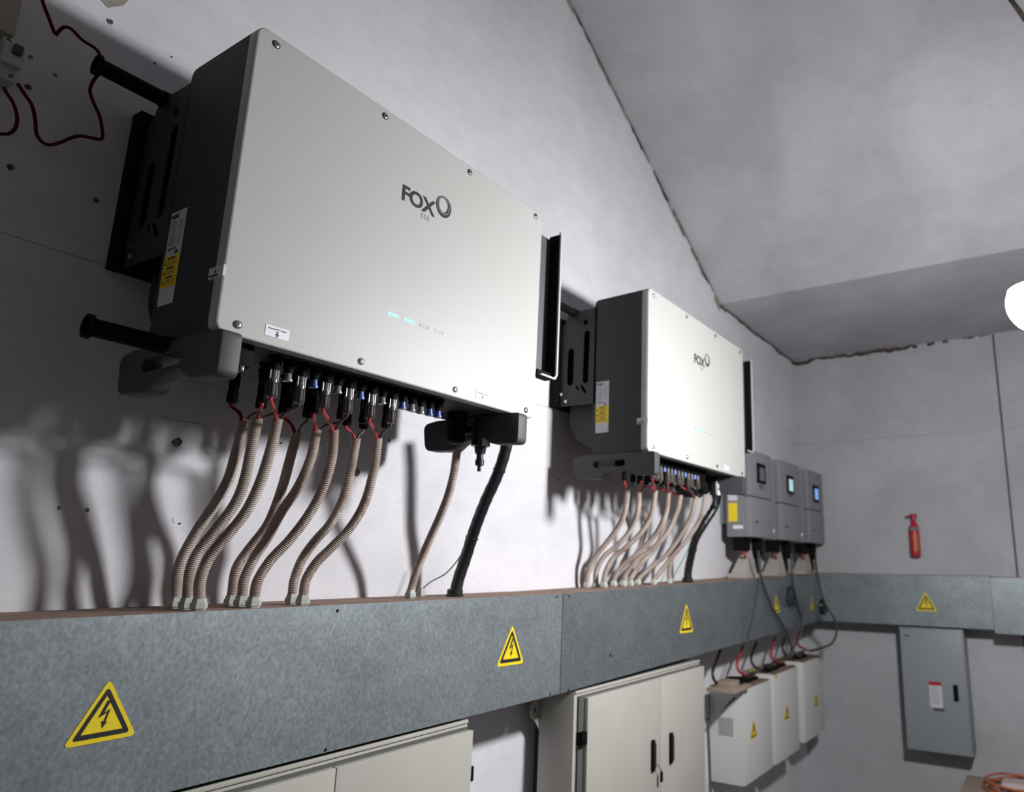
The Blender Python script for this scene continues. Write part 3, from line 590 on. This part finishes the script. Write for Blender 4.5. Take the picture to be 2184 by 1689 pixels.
# ------------------------------------------------ cable trunking
YT = 1.69
def sticker(parent, o, u, v, s, first=False):
    """yellow electrical warning triangle, side s, centred on o"""
    tri = [(-0.5*s, -0.36*s), (0.5*s, -0.36*s), (0, 0.56*s)]
    st = plate('warning_sticker', 'yellow', parent, [roundpoly(tri, 0.10*s, 5)], o, u, v, 0.0012)
    n = Vector(u).normalized().cross(Vector(v).normalized())
    o2 = Vector(o)+n*0.0009
    k = 0.80; k2 = 0.58
    cx = 0.025*s
    plate('triangle_border', 'ink', st, [roundpoly([(x*k, y*k-0.004*s) for x, y in tri], 0.07*s, 4), roundpoly([(x*k2, y*k2-0.008*s) for x, y in tri], 0.015*s, 2)[::-1]], o2, u, v, 0.0006)
    bolt = [(0.02, 0.235), (0.075, 0.235), (0.0, 0.06), (0.085, 0.115), (0.035, -0.075), (0.065, -0.065), (0.0, -0.165), (-0.025, -0.055), (0.005, -0.062), (0.04, 0.055), (-0.075, -0.005)]
    plate('lightning_bolt', 'ink', st, [[(x*s-0.01*s, y*s+0.0*s) for x, y in bolt]], o2, u, v, 0.0006)
    return st
def trunk_section(x0, x1, z0a, z1a, z0b, z1b, label, cap_l=True):
    """section along the left wall, heights given at both ends"""
    t = thing('cable_trunking', label, 'trunking', ((x0+x1)/2, WY, z0a), 'galvanised trunking')
    def slab(name, m, y0, y1, f0, f1, par=t):
        bm = bmesh.new(); vs = []
        for x, za, zb in ((x0, z0a, z1a), (x1, z0b, z1b)):
            for y in (y0, y1):
                for f in (f0, f1): vs.append(bm.verts.new((x, y, za+(zb-za)*f if f <= 1 else zb+(f-1))))
        for f in ((0, 1, 3, 2), (4, 6, 7, 5), (0, 4, 5, 1), (2, 3, 7, 6), (0, 2, 6, 4), (1, 5, 7, 3)): bm.faces.new([vs[i] for i in f])
        return obj(name, bm, m, par)
    gm_ = 'galv' if x0 < 0 else 'galv2'
    slab('channel', gm_, YT+0.002, WY-0.001, 0.0, 0.995)
    slab('front_panel', gm_, YT-0.0005, YT+0.0015, 0.0, 1.0)
    slab('dust_layer', 'dust', YT+0.003, WY-0.002, 0.994, 1.0016)
    def at(x, f): u = (x-x0)/(x1-x0); a = z0a+(z0b-z0a)*u; b = z1a+(z1b-z1a)*u; return a+(b-a)*f
    return t, at
t1, at1 = trunk_section(-0.9, 2.325, -0.4925, -0.1195, -0.4925, -0.1245, 'long galvanised trunking section with two warning stickers under the first inverter')
t2, at2 = trunk_section(2.329, 5.86, -0.4925, -0.1245, -0.436, -0.078, 'galvanised trunking section running from under the second inverter into the corner')
def hd(par, x, z, r=0.0045): cyl('screw', 'ink', par, (x, YT-0.0005, z), (x, YT-0.004, z), r, r*0.7, 10)
p = (1.2997,1.6900,-0.1341); hd(t1, p[0], p[2]-0.004)
p = (2.2854,1.6900,-0.1357); hd(t1, p[0], p[2])
p = (2.2648,1.6900,-0.4849); hd(t1, p[0], p[2])
p = (1.3044,1.6900,-0.4857); hd(t1, p[0], p[2])
p = (2.3659,1.6900,-0.1349); hd(t2, p[0], p[2])
p = (2.3814,1.6900,-0.4860); hd(t2, p[0], p[2])
U = XA
# the nearest sticker is tilted a little
def fit(A, B, Cc):   # apex, left, right -> centre, u, v, side
    A, B, Cc = Vector(A), Vector(B), Vector(Cc); u = (Cc-B); s = u.length; u.normalize(); n = Vector((0, -1, 0)); v = n.cross(u)*1.0
    v = Vector((0, 0, 1)) - u*Vector((0, 0, 1)).dot(u); v.normalize(); return B+(Cc-B)*0.5+v*0.36*s, u, v, s
for par, a, b, cc in ((t1, (0.7663,1.6880,-0.2434), (0.7109,1.6880,-0.3628), (0.8342,1.6880,-0.3619)), (t1, (2.0212,1.6880,-0.2335), (1.9567,1.6880,-0.3529), (2.0970,1.6880,-0.3557)), (t2, (3.4069,1.6880,-0.2250), (3.3313,1.6880,-0.3466), (3.4824,1.6880,-0.3485)), (t2, (4.7688,1.6880,-0.2258), (4.7228,1.6880,-0.3212), (4.8451,1.6880,-0.3182)), (t2, (5.5784,1.6880,-0.2436), (5.5404,1.6880,-0.3394), (5.6507,1.6880,-0.3377))):
    o_, u_, v_, s_ = fit(a, b, cc); sticker(par, (o_.x, YT-0.0012, o_.z), u_, v_, s_*1.05)
p = (2.6905,1.6900,-0.3852)
lt = box('latch', 'seam', t2, p[0]-0.014, p[0]+0.014, YT-0.006, YT, p[2]-0.008, p[2]+0.008, 0.002)
for dx in (-0.006, 0.006): cyl('rivet', 'steel', lt, (p[0]+dx, YT-0.006, p[2]), (p[0]+dx, YT-0.008, p[2]), 0.003, seg=8)
# far wall section and its sleeve
t = thing('cable_trunking', 'galvanised trunking across the far wall with one warning sticker', 'trunking', (FX, 1.0, -0.44), 'galvanised trunking')
XT = 5.85
box('channel', 'galv', t, XT, FX-0.001, 0.46, WY-0.001, -0.440, -0.072)
box('dust_layer', 'dust', t, XT+0.001, FX-0.001, 0.46, WY-0.001, -0.072, -0.070)
sticker(t, (5.8485,0.9049,-0.2766), (0, -1, 0), ZA, 0.150)
t = thing('trunking_sleeve', 'wider galvanised trunking sleeve at the right edge of the far wall', 'trunking', (FX, 0.2, -0.45))
box('sleeve', 'galv', t, XT-0.035, FX-0.016, -0.9, 0.456, -0.462, -0.078)
box('dust_layer', 'dust', t, XT-0.034, FX-0.017, -0.9, 0.455, -0.078, -0.076)

# ------------------------------------------------ cream cabinets under the trunking
def cabinet(xl, xr, yf, zt, split, label, key=False, lug=False, zb=-1.35, handles=(), dl=0.03, hinge=None):
    t = thing('electrical_cabinet', label, 'cabinet', ((xl+xr)/2, WY, zb), 'cream electrical cabinets')
    box('carcass', 'cream', t, xl, xr, yf, 1.865, zb, zt, 0.004)
    for xs_ in (xl+0.06, xr-0.10): box('wall_spacer', 'mid', t, xs_, xs_+0.04, 1.865, WY-0.001, zb+0.1, zt-0.12)
    box('rain_rim', 'cream', t, xl+0.002, xr-0.002, yf-0.006, yf+0.004, zt-0.008, zt+0.0035, 0.003)
    box('gasket_frame', 'seam', t, xl+0.02, xr-0.012, yf-0.010, yf-0.002, zb+0.01, zt-0.018)
    ds = []
    for a, b in ((xl+dl, split-0.0015), (split+0.0015, xr-0.003)):
        ds.append(box('door', 'cream', t, a, b, yf-0.030, yf-0.008, zb+0.01, zt-0.026, 0.0035))
    return t, ds
ca, dsa = cabinet(0.84, 1.842, 1.700, -0.5055, (1.3294,1.6720,-0.5255)[0], 'cream double door cabinet below the nearest trunking, only its top in view')
dr = dsa[1]; z = (1.8453,1.6800,-0.6625)[2]; box('hinge', 'black', dr, 1.836, 1.853, 1.672, 1.698, z-0.022, z+0.022, 0.002)
cb, dsb = cabinet(2.433, 3.574, 1.697, -0.5030, (3.0901,1.6670,-0.5163)[0], 'cream double door cabinet with black handles and a key, below the second inverter', dl=0.055)
z = (2.4587,1.6800,-0.6742)[2]
h = box('hinge', 'black', dsb[0], 2.452, 2.486, 1.665, 1.697, z-0.024, z+0.022, 0.002)
for (a, b, d) in (((3.0083,1.6650,-0.7814), (3.0141,1.6650,-0.9127), dsb[0]), ((3.1857,1.6650,-0.7822), (3.1857,1.6650,-0.9166), dsb[1])):
    x = (a[0]+b[0])/2
    hh = obj('handle', boxbm(x-0.013, x+0.013, 1.653, 1.669, b[2], a[2], 0.0075, 3), 'black', d, True)
    box('handle_lever', 'blackg', hh, x-0.007, x+0.007, 1.647, 1.655, b[2]+0.015, a[2]-0.012, 0.003)
    if d is dsb[0]:
        kx = x+0.012
        ky = (3.0260,1.6430,-0.8871); k2_ = (3.0571,1.6430,-0.9190); k3 = (3.0574,1.6430,-0.9636)
        kt = thing('key', 'small key with a dark tag hanging from the left cabinet handle', 'key', ky)
        tube('key_ring', 'cabgrey', kt, [(x+0.008, 1.652, ky[2]+0.004), ky, k2_], 0.0018, 12, 6)
        obj('key_tag', boxbm(k2_[0]-0.009, k2_[0]+0.009, 1.639, 1.647, k3[2], k2_[2], 0.004), 'black', kt, True)
plate('mounting_lug', 'cream', cb, [roundpoly([(2.44, 0.0), (2.44, -0.135), (2.415, -0.10), (2.382, -0.075), (2.375, -0.035), (2.40, -0.004)], [0, 0.01, 0.01, 0.02, 0.02, 0.01]), circle(2.406, -0.05, 0.012, 14)[::-1]], (0, 1.868, -0.530), XA, ZA, 0.006)

# ------------------------------------------------ three white boxes and what lies on them
boxes = []
for k, (xa, xb, zt, zb, lbl) in enumerate(((4.185, 4.655, -0.733, -1.262, 'white wall box with perforated side vent, nearest of the low three'), (4.715, 5.205, -0.713, -1.262, 'middle white wall box of the low three'), (5.335, 5.83, -0.702, -1.25, 'white wall box in the corner, furthest of the low three'))):
    t = thing('junction_box', lbl, 'wall box', ((xa+xb)/2, WY, zb), 'low white wall boxes')
    b = box('enclosure', 'boxw', t, xa, xb, 1.712, WY-0.002, zb, zt, 0.004)
    d = box('door', 'boxw', t, xa+0.004, xb-0.004, 1.700, 1.712, zb+0.004, zt-0.004, 0.003)
    bm = bmesh.new(); add_box(bm, xa+0.006, xb-0.006, 1.705, WY-0.004, zt-0.0005, zt+0.0025); obj('dust_layer', bm, 'dust', t)
    cx = ((4.3310,1.7000,-0.9839), (4.9461,1.7000,-0.9824), (5.6154,1.7000,-1.0041))[k]
    sticker(d, (cx[0], 1.6985, cx[2]), XA, ZA, 0.118)
    if k == 0:
        for i in range(8):
            for j in range(9):
                yy = 1.775+i*0.012; zz = -0.905-j*0.0115
                q = bmesh.new(); add_box(q, xa-0.0008, xa+0.001, yy-0.0034, yy+0.0034, zz-0.0034, zz+0.0034); obj('vent_hole', q, 'black', b)
    boxes.append(t)
for q in ((1576,1478),(1574,1455),(1648,1442),(1645,1424),(1708,1400)):
    pass
for (x, z, on) in ((4.205, -0.757, boxes[0]), (4.735, -0.737, boxes[1])):
    box('earth_tag', 'green', on, x, x+0.03, 1.696, 1.7005, z, z+0.022)
for (x, y, z, on) in ((4.22, 1.86, -0.731, boxes[0]), (4.76, 1.86, -0.711, boxes[1]), (5.24, 1.86, -0.70, boxes[2])):
    box('earth_mark', 'green', on, x+0.0, x+0.04, y, y+0.03, z-0.002, z+0.010) if on is not boxes[2] else box('earth_mark', 'green', on, 5.36, 5.40, y, y+0.03, z-0.002, z+0.010)
# dark clamp blocks lying on the boxes
def clamp(x, y, z, L, label, rot=0.0, m='black'):
    t = thing('cable_clamp', label, 'clamp', (x, y, z), 'dark cable clamps on the boxes')
    o = obj('base', boxbm(x-L/2, x+L/2, y-0.03, y+0.03, z, z+0.018, 0.004), m, t, True)
    obj('cap', boxbm(x-L*0.34, x+L*0.38, y-0.022, y+0.022, z+0.018, z+0.042, 0.006), 'blackg', t, True)
    for k in range(3):
        xx = x-L*0.25+k*L*0.25; cyl('bolt', 'mid', t, (xx, y-0.012, z+0.040), (xx, y-0.012, z+0.052), 0.008, seg=8)
    return t
clamp(4.50, 1.79, -0.7295, 0.19, 'long dark clamp block, red and black cable ends on the nearest white box')
clamp(4.86, 1.78, -0.7095, 0.20, 'dark clamp block on the middle white box, left one')
clamp(5.08, 1.80, -0.7095, 0.17, 'dark clamp block on the middle white box, right one')
clamp(5.55, 1.79, -0.6985, 0.20, 'dark clamp block on the corner box, furthest of all')
# cables looping from the trunking down to the clamps
def loop(name, m1, pts, r, label, cat='cable', m2=None, grp='cables looping down to the white boxes'):
    path, L = spline(pts, 40); t = tag(obj(name, tubebm(path, r, 10), m1, None, True), label, cat, grp); return t
loop('looped_cable', 'cable', [(4.1338,1.8200,-0.5086),(4.0573,1.8145,-0.5671),(3.9783,1.8037,-0.6147),(3.9795,1.7931,-0.6652),(4.0650,1.7843,-0.7089),(4.2077,1.7800,-0.7461)], 0.0085, 'black cable loop leftmost, ending beside the small bracket tray')
loop('looped_cable', 'red', [(4.4918,1.8200,-0.5215),(4.4079,1.8128,-0.5758),(4.3381,1.8008,-0.6177),(4.3497,1.7908,-0.6569),(4.4289,1.7829,-0.6878),(4.5238,1.7800,-0.7159)], 0.0085, 'bright red cable loop left of its black partner')
loop('looped_cable', 'cable', [(4.7341,1.8200,-0.5190),(4.6365,1.8137,-0.5752),(4.5852,1.8045,-0.6161),(4.6228,1.7944,-0.6600),(4.7465,1.7837,-0.7025),(4.8875,1.7800,-0.7337)], 0.0085, 'black cable loop right of the bright red one')
loop('looped_cable', 'red', [(5.0960,1.8200,-0.5176),(4.9828,1.8061,-0.5861),(4.9414,1.7926,-0.6277),(5.0056,1.7827,-0.6645),(5.0838,1.7800,-0.6882)], 0.0085, 'second red cable loop above the middle white box')
loop('looped_cable', 'cable', [(5.3087,1.8200,-0.5346),(5.2338,1.8141,-0.5871),(5.2333,1.8049,-0.6319),(5.3070,1.7959,-0.6711),(5.4819,1.7900,-0.7051)], 0.0085, 'black cable loop right of the second red one')
loop('looped_cable', 'red', [(5.6928,1.8200,-0.5122),(5.5729,1.8136,-0.5621),(5.5714,1.8039,-0.6095),(5.6884,1.7942,-0.6470),(5.8420,1.7900,-0.6786)], 0.0085, 'third red cable loop, furthest, above the corner box')

# bracket tray with a bar in front of the cabinet edge
bx0, bx1 = 3.90, 4.15
t = thing('bracket_tray', 'small tan tray on a braced steel bracket between cabinet and white boxes', 'bracket', (3.98, WY, -0.78))
box('tray', 'tan', t, 3.94, 4.21, 1.66, 1.83, -0.722, -0.700, 0.003)
box('carton', 'tan', t, 4.00, 4.14, 1.70, 1.80, -0.700, -0.668, 0.003)
box('terminal', 'black', t, 4.12, 4.20, 1.70, 1.79, -0.700, -0.664, 0.004)
tube('brace', 'cabgrey', t, [(4.1058,1.7200,-0.7650),(4.0579,1.7833,-0.8361),(4.0043,1.8400,-0.8970)], 0.006, 10, 6)
tube('brace', 'cabgrey', t, [(3.7968,1.7400,-0.7103),(3.8920,1.7874,-0.7979),(3.9979,1.8400,-0.8959)], 0.005, 10, 6)
t = tag(tube('steel_rod', 'seam', None, [(3.9794,1.8400,-0.8676), (3.9937,1.8400,-1.0449), (4.0118,1.8400,-1.3059)], 0.009, 10, 8), 'thin upright rod between the cream cabinet and the first white box', 'rod')

# ------------------------------------------------ three grey hybrid inverters
for k, (xa, xb, zt, lbl, sm) in enumerate(((4.35, 4.765, 0.741, 'grey inverter with an unlit screen, nearest of the grey trio', 'scr_o'), (4.945, 5.39, 0.748, 'grey inverter with a pale lit screen, middle of the grey trio', 'scr_w'), (5.61, 6.03, 0.752, 'grey inverter with a blue lit screen, furthest in the corner', 'scr_b'))):
    zb = 0.166
    t = thing('hybrid_inverter', lbl, 'inverter', ((xa+xb)/2, WY, zb), 'grey hybrid inverters')
    box('back_shell', 'hyb', t, xa, xb, 1.735, 1.86, zb, zt, 0.008)
    box('heat_sink', 'hyb', t, xa+0.05, xb-0.05, 1.86, WY-0.001, zb+0.09, zt-0.12)
    zs = zb+0.262
    f1 = box('front_cover', 'hyb2', t, xa+0.003, xb-0.003, 1.69, 1.737, zs+0.002, zt-0.002, 0.010)
    f2 = box('wiring_cover', 'hyb2', t, xa+0.003, xb-0.003, 1.69, 1.737, zb, zs-0.002, 0.008)
    px = xa+(xb-xa)*0.50; pz = (0.60, 0.585, 0.575)[k]
    f = obj('screen_bezel', boxbm(px-0.085, px+0.075, 1.684, 1.692, pz-0.075, pz+0.060, 0.006), 'black', f1, True)
    box('screen', sm, f, px-0.045, px+0.045, 1.6825, 1.685, pz-0.055, pz+0.032)
    text('badge_text', 'FOX', 'mid', f1, (px-0.05, 1.6885, zs+0.06), XA, ZA, 0.04, bold=0.001)
    box('small_label', 'mid', f2, px-0.13, px-0.08, 1.6885, 1.6905, zb+0.09, zb+0.105)
    U = (0, -1, 0)
    if k == 0:
        rp = plate('rating_label', 'paperd', t, [[(0, 0.40), (0.065, 0.40), (0.065, 0.46), (0, 0.46)]], (xa-0.001, 1.845, 0), U, ZA, 0.001)
        plate('warning_panel', 'yellow', rp, [[(0, 0.265), (0.062, 0.265), (0.062, 0.385), (0, 0.385)]], (xa-0.001, 1.845, 0), U, ZA, 0.001)
        plate('warning_panel', 'yellow', rp, [[(0.01, 0.462), (0.05, 0.462), (0.05, 0.482), (0.01, 0.482)]], (xa-0.001, 1.845, 0), U, ZA, 0.001)
        lab(plate('blue_tag', 'blue', rp, [[(0.072, 0.452), (0.115, 0.452), (0.095, 0.475)]], (xa-0.001, 1.845, 0), U, ZA, 0.001), 'small blue sticker')
    plate('serial_label', 'paper', t, [[(0.03, 0.218), (0.10, 0.218), (0.10, 0.240), (0.03, 0.240)]], (xa-0.001, 1.845, 0), U, ZA, 0.001)
    # dark connectors, pale conduit and red glimpse underneath
    box('isolator_block', 'black', t, xa+0.03, xa+0.16, 1.76, 1.83, zb-0.085, zb+0.002, 0.004)
    obj('terminal_block', boxbm(xa+0.28, xa+0.36, 1.75, 1.83, zb-0.13, zb+0.002, 0.006), 'black', t, True)
    bm = bmesh.new(); zf = ztop(xa+0.1)+0.002
    rr = [[(xa+0.20, xa+0.25, 1.79, 1.83, zb), (xa+0.20, xa+0.25, 1.79, 1.83, zb-0.07), (xa+0.06, xa+0.25, 1.755, 1.86, zf+0.03), (xa+0.03, xa+0.26, 1.745, 1.875, zf+0.028), (xa+0.03, xa+0.26, 1.745, 1.875, zf)]][0]
    R_ = [[bm.verts.new(q) for q in ((a, c_, z_), (b, c_, z_), (b, d_, z_), (a, d_, z_))] for a, b, c_, d_, z_ in rr]
    for A, B in zip(R_, R_[1:]):
        for i in range(4): bm.faces.new((A[i], A[(i+1) % 4], B[(i+1) % 4], B[i]))
    bm.faces.new(R_[0]); bm.faces.new(R_[-1])
    o = obj('cable_shroud', bm, 'pinkc', t); lab(o, 'pale flared cable sleeve')
    tube('red_wire', 'red', t, [(xa+0.09, 1.79, zb-0.08), (xa+0.10, 1.78, zb-0.11), (xa+0.15, 1.79, zb-0.13)], 0.009, 12, 8)
    tube('black_cable', 'cable', t, [(xa+0.33, 1.79, zb-0.12), (xa+0.36, 1.79, zb-0.18), (xa+0.37, 1.80, zb-0.262)], 0.017, 12, 10)

# cables hanging in front of the far trunking
def hang(pts, r, label, m='cabgrey'): return loop('hanging_cable', m, pts, r, label, 'cable', grp='cables hanging before the trunking')
hang([(4.4038,1.6680,0.0783),(4.4347,1.6680,-0.0683),(4.6177,1.6680,-0.2645),(4.7641,1.6680,-0.3617),(4.9073,1.6680,-0.4626),(5.0142,1.6680,-0.5794),(5.1738,1.6680,-0.6417)], 0.0075, 'dark cable falling from the nearest grey inverter past a yellow sticker')
hang([(4.4629,1.6720,0.0496),(4.4169,1.6720,-0.1119),(4.3132,1.6720,-0.3076),(4.1944,1.6720,-0.4637),(4.1239,1.6720,-0.5237)], 0.004, 'faint thin cable slanting left across the trunking')
hang([(5.0690,1.6680,0.0743),(5.0692,1.6680,-0.1061),(5.1556,1.6680,-0.2712),(5.2495,1.6680,-0.3902),(5.2153,1.6680,-0.4855),(5.0142,1.6680,-0.5794),(4.9103,1.6680,-0.6153)], 0.0085, 'dark cable falling from the middle grey inverter beside the open coil')
hang([(5.8901,1.7400,0.0873), (5.5788,1.6400,-0.0665), (5.4626,1.5800,-0.2020), (5.4405,1.5200,-0.3273), (5.4935,1.4900,-0.4124), (5.5037,1.4900,-0.4965), (5.5095,1.5300,-0.5725), (5.5230,1.6200,-0.6164), (5.6553,1.7400,-0.6540)], 0.0085, 'dark cable swinging widest, rightmost, from the furthest grey inverter')
def coil(cx, cy, Y, R, r, n, label):
    cc = Vector(cx); path = []
    for k in range(n*20+1):
        a = 2*math.pi*k/20; path.append(cc+Vector((R*math.cos(a)*(1+0.06*math.sin(k*0.31)), 0.012*math.sin(k*0.13)-0.01, R*1.1*math.sin(a)*(1+0.05*math.cos(k*0.23)))))
    return tag(obj('cable_coil', tubebm(path, r, 8), 'cable', None, True), label, 'cable coil', 'cable coils before the trunking')
coil((5.0051,1.6650,-0.2237), 0, 0, 0.060, 0.0065, 2, 'open loose coil of dark cable, left of the two coils')
coil((5.5390,1.6000,-0.3150), 0, 0, 0.048, 0.0085, 3, 'tight round coil of black cable, right of the two coils')

# ------------------------------------------------ far wall things
t = thing('distribution_cabinet', 'tall pale grey cabinet with a red headed notice on the far wall', 'cabinet', (FX, 0.9, -1.31))
Y0, Y1, ZT_, ZB_ = 0.672, 1.115, -0.455, -1.315
box('carcass', 'farcab', t, 5.88, FX-0.001, Y0, Y1, ZB_, ZT_, 0.004)
d = box('door', 'farcab', t, 5.86, 5.88, Y0+0.006, Y1-0.006, ZB_+0.006, ZT_-0.012, 0.004)
pp = (5.8580,0.8858,-0.8731)
nt_ = box('notice', 'paperd', d, 5.8575, 5.8595, pp[1]-0.042, pp[1]+0.042, pp[2]-0.13, pp[2]+0.02)
box('notice_heading', 'fire', nt_, 5.8565, 5.8578, pp[1]-0.043, pp[1]+0.043, pp[2]+0.02, pp[2]+0.045)
bm = bmesh.new()
for k in range(9): add_box(bm, 5.857, 5.8576, pp[1]-random.uniform(0.015, 0.034), pp[1]+0.034, pp[2]+0.005-k*0.014, pp[2]+0.010-k*0.014)
o = obj('fine_print', bm, 'greyink', nt_); o['kind'] = 'stuff'
pp = (5.8580,0.8715,-1.0187); box('maker_badge', 'mid', d, 5.8565, 5.8595, pp[1]-0.035, pp[1]+0.035, pp[2]-0.008, pp[2]+0.008)
pp = (5.8580,0.7493,-0.8919); h = obj('handle', boxbm(5.845, 5.862, pp[1]-0.016, pp[1]+0.016, pp[2]-0.055, pp[2]+0.055, 0.005), 'black', d, True)
pp = (5.8580,1.0589,-0.5144); box('corner_label', 'mid', d, 5.8570, 5.8595, pp[1]-0.02, pp[1]+0.02, pp[2]-0.005, pp[2]+0.005)

t = thing('fire_extinguisher', 'small red fire extinguisher hung on the far wall', 'fire extinguisher', (FX, 0.99, 0.07))
ex, ey = FX-0.055, (6.0300,0.9806,0.2018)[1]; zb = (6.0300,0.9900,0.0679)[2]; zt = (6.0300,0.9910,0.4036)[2]; H = zt-zb
obj('cylinder', lathe([(0, 0.030), (0.004, 0.036), (0.02, 0.038), (H*0.66, 0.038), (H*0.73, 0.030), (H*0.78, 0.017), (H*0.84, 0.015)], (ex, ey, zb), ZA, 24), 'fire', t, True)
obj('valve', lathe([(H*0.80, 0.016), (H*0.86, 0.020), (H*0.92, 0.018), (H*0.93, 0.030), (H*0.98, 0.028), (H, 0.012)], (ex, ey, zb), ZA, 16), 'fire', t, True)
box('lever', 'brown', t, ex-0.02, ex+0.005, ey-0.012, ey+0.055, zb+H*0.91, zb+H*0.95, 0.004)
bm = bmesh.new(); vs = []
for k in range(13):
    a = math.radians(110+140*k/12); vs.append([bm.verts.new((ex+0.0388*math.cos(a), ey+0.0388*math.sin(a), zb+H*q)) for q in (0.60, 0.68)])
for A, B in zip(vs, vs[1:]): bm.faces.new((A[0], B[0], B[1], A[1]))
obj('silver_band', bm, 'clear', t)
bm = bmesh.new(); vs = []
for k in range(9):
    a = math.radians(165+75*k/8); vs.append([bm.verts.new((ex+0.0386*math.cos(a), ey+0.0386*math.sin(a), zb+H*q)) for q in (0.12, 0.52)])
for A, B in zip(vs, vs[1:]): bm.faces.new((A[0], B[0], B[1], A[1]))
lab(obj('body_label', bm, mat('dull_orange_print', (0.45, 0.10, 0.03), 0.4), t), 'orange red printed label')
box('wall_hook', 'mid', t, ex+0.02, FX-0.001, ey-0.01, ey+0.01, zb+H*0.80, zb+H*0.88)

# crate with orange cord at the lower right corner
t = thing('wooden_crate', 'low brown wooden crate in the bottom right corner', 'crate', (5.4, 0.3, FZ))
cz = -1.425
for k in range(5):
    y0 = -0.46+k*0.238; box('plank', 'tan', t, 5.05, 5.85, y0, y0+0.228, cz-0.018, cz, 0.003)
box('crate_side', 'tan', t, 5.05, 5.07, -0.46, 0.72, FZ+0.001, cz-0.018); box('crate_side', 'tan', t, 5.83, 5.85, -0.46, 0.72, FZ+0.001, cz-0.018)
box('crate_side', 'tan', t, 5.07, 5.83, 0.70, 0.72, FZ+0.001, cz-0.018); box('crate_side', 'tan', t, 5.07, 5.83, -0.46, -0.44, FZ+0.001, cz-0.018)
path = []
for k in range(91):
    a = 2*math.pi*k/22; R = 0.17+0.03*math.sin(k*0.21); path.append(Vector((5.62+R*math.cos(a)*1.1, 0.40+R*math.sin(a), cz+0.010+0.010*abs(math.sin(k*0.4))+k*0.00045)))
tag(obj('extension_cord', tubebm(path, 0.007, 8), 'orange', None, True), 'orange cord coiled loosely on the wooden crate', 'cord')
tag(obj('cloth_bundle', boxbm(5.55, 5.72, 0.33, 0.49, cz+0.002, cz+0.055, 0.024, 3), 'pink', None, True), 'pale pinkish cloth lying inside the orange cord coil', 'cloth')

# ------------------------------------------------ breaker and board in the top left corner
bd = tag(obj('wall_board', boxbm(0.18, (0.4583,1.8800,1.1781)[0], 1.872, 1.929, (0.4593,1.8800,1.1086)[2]+0.008, 1.75, 0.004), 'beige', None, True), 'beige board fixed high on the left wall above the breaker', 'board')
t = thing('circuit_breaker', 'small white circuit breaker with a grey toggle at the left edge', 'breaker', (0.4729,1.9300,1.0876))
bl = (0.4801,1.8650,1.0101); br = (0.4499,1.8650,1.1051)
zt, zb = br[2], bl[2]; xr = bl[0]-0.004
body = box('breaker_body', 'gland', t, xr-0.036, xr, 1.872, 1.928, zb, zt, 0.002)
nose = box('breaker_nose', 'gland', t, xr-0.036, xr, 1.852, 1.873, zb+0.030, zt-0.016, 0.002)
tg = box('toggle', 'mid', nose, xr-0.022, xr-0.006, 1.838, 1.853, (zb+zt)/2+0.006, (zb+zt)/2+0.026, 0.002)
cyl('terminal_screw', 'hole', body, (xr-0.010, 1.873, zb+0.012), (xr-0.010, 1.8705, zb+0.012), 0.0048, seg=14)
cyl('terminal_screw', 'hole', body, (xr-0.026, 1.873, zt-0.006), (xr-0.026, 1.8705, zt-0.006), 0.0048, seg=14)
box('din_clip', 'orange', body, xr-0.040, xr-0.036, 1.88, 1.925, zb+0.01, zb+0.05)
tag(tube('red_wire', 'redd', None, [(0.4641,1.8000,1.2194),(0.4708,1.8004,1.1886),(0.4885,1.8022,1.1572),(0.5061,1.8049,1.1292),(0.5102,1.8056,1.1385),(0.5192,1.8072,1.1581),(0.5325,1.8088,1.1637),(0.5566,1.8127,1.1544),(0.5870,1.8174,1.1530),(0.6040,1.8215,1.1349),(0.6068,1.8246,1.1127),(0.5968,1.8292,1.0778),(0.5964,1.8328,1.0527),(0.6091,1.8370,1.0313),(0.6275,1.8423,1.0072),(0.6416,1.8484,0.9703),(0.6392,1.8500,0.9583),(0.6228,1.8530,0.9537),(0.6017,1.8567,0.9477),(0.5864,1.8595,0.9339),(0.5684,1.8630,0.9129),(0.5534,1.8654,0.9006),(0.5409,1.8671,0.9012),(0.5289,1.8693,0.9161),(0.5221,1.8717,0.9482),(0.5120,1.8736,0.9781),(0.4955,1.8747,0.9978),(0.4804,1.8750,1.0141)], 0.0037, 150, 8), 'dark red wire looping from the breaker over the top carrying bar', 'wire', 'red breaker wires')
tag(tube('red_wire', 'redd', None, [(0.4596,1.8700,0.9894),(0.4653,1.8700,0.9792),(0.4784,1.8700,0.9642),(0.4898,1.8700,0.9399),(0.4925,1.8700,0.9127),(0.4858,1.8700,0.8928),(0.4735,1.8700,0.8835),(0.4550,1.8700,0.8751)], 0.0037, 50, 8), 'short dark red wire curling out of the frame at the left edge', 'wire', 'red breaker wires')
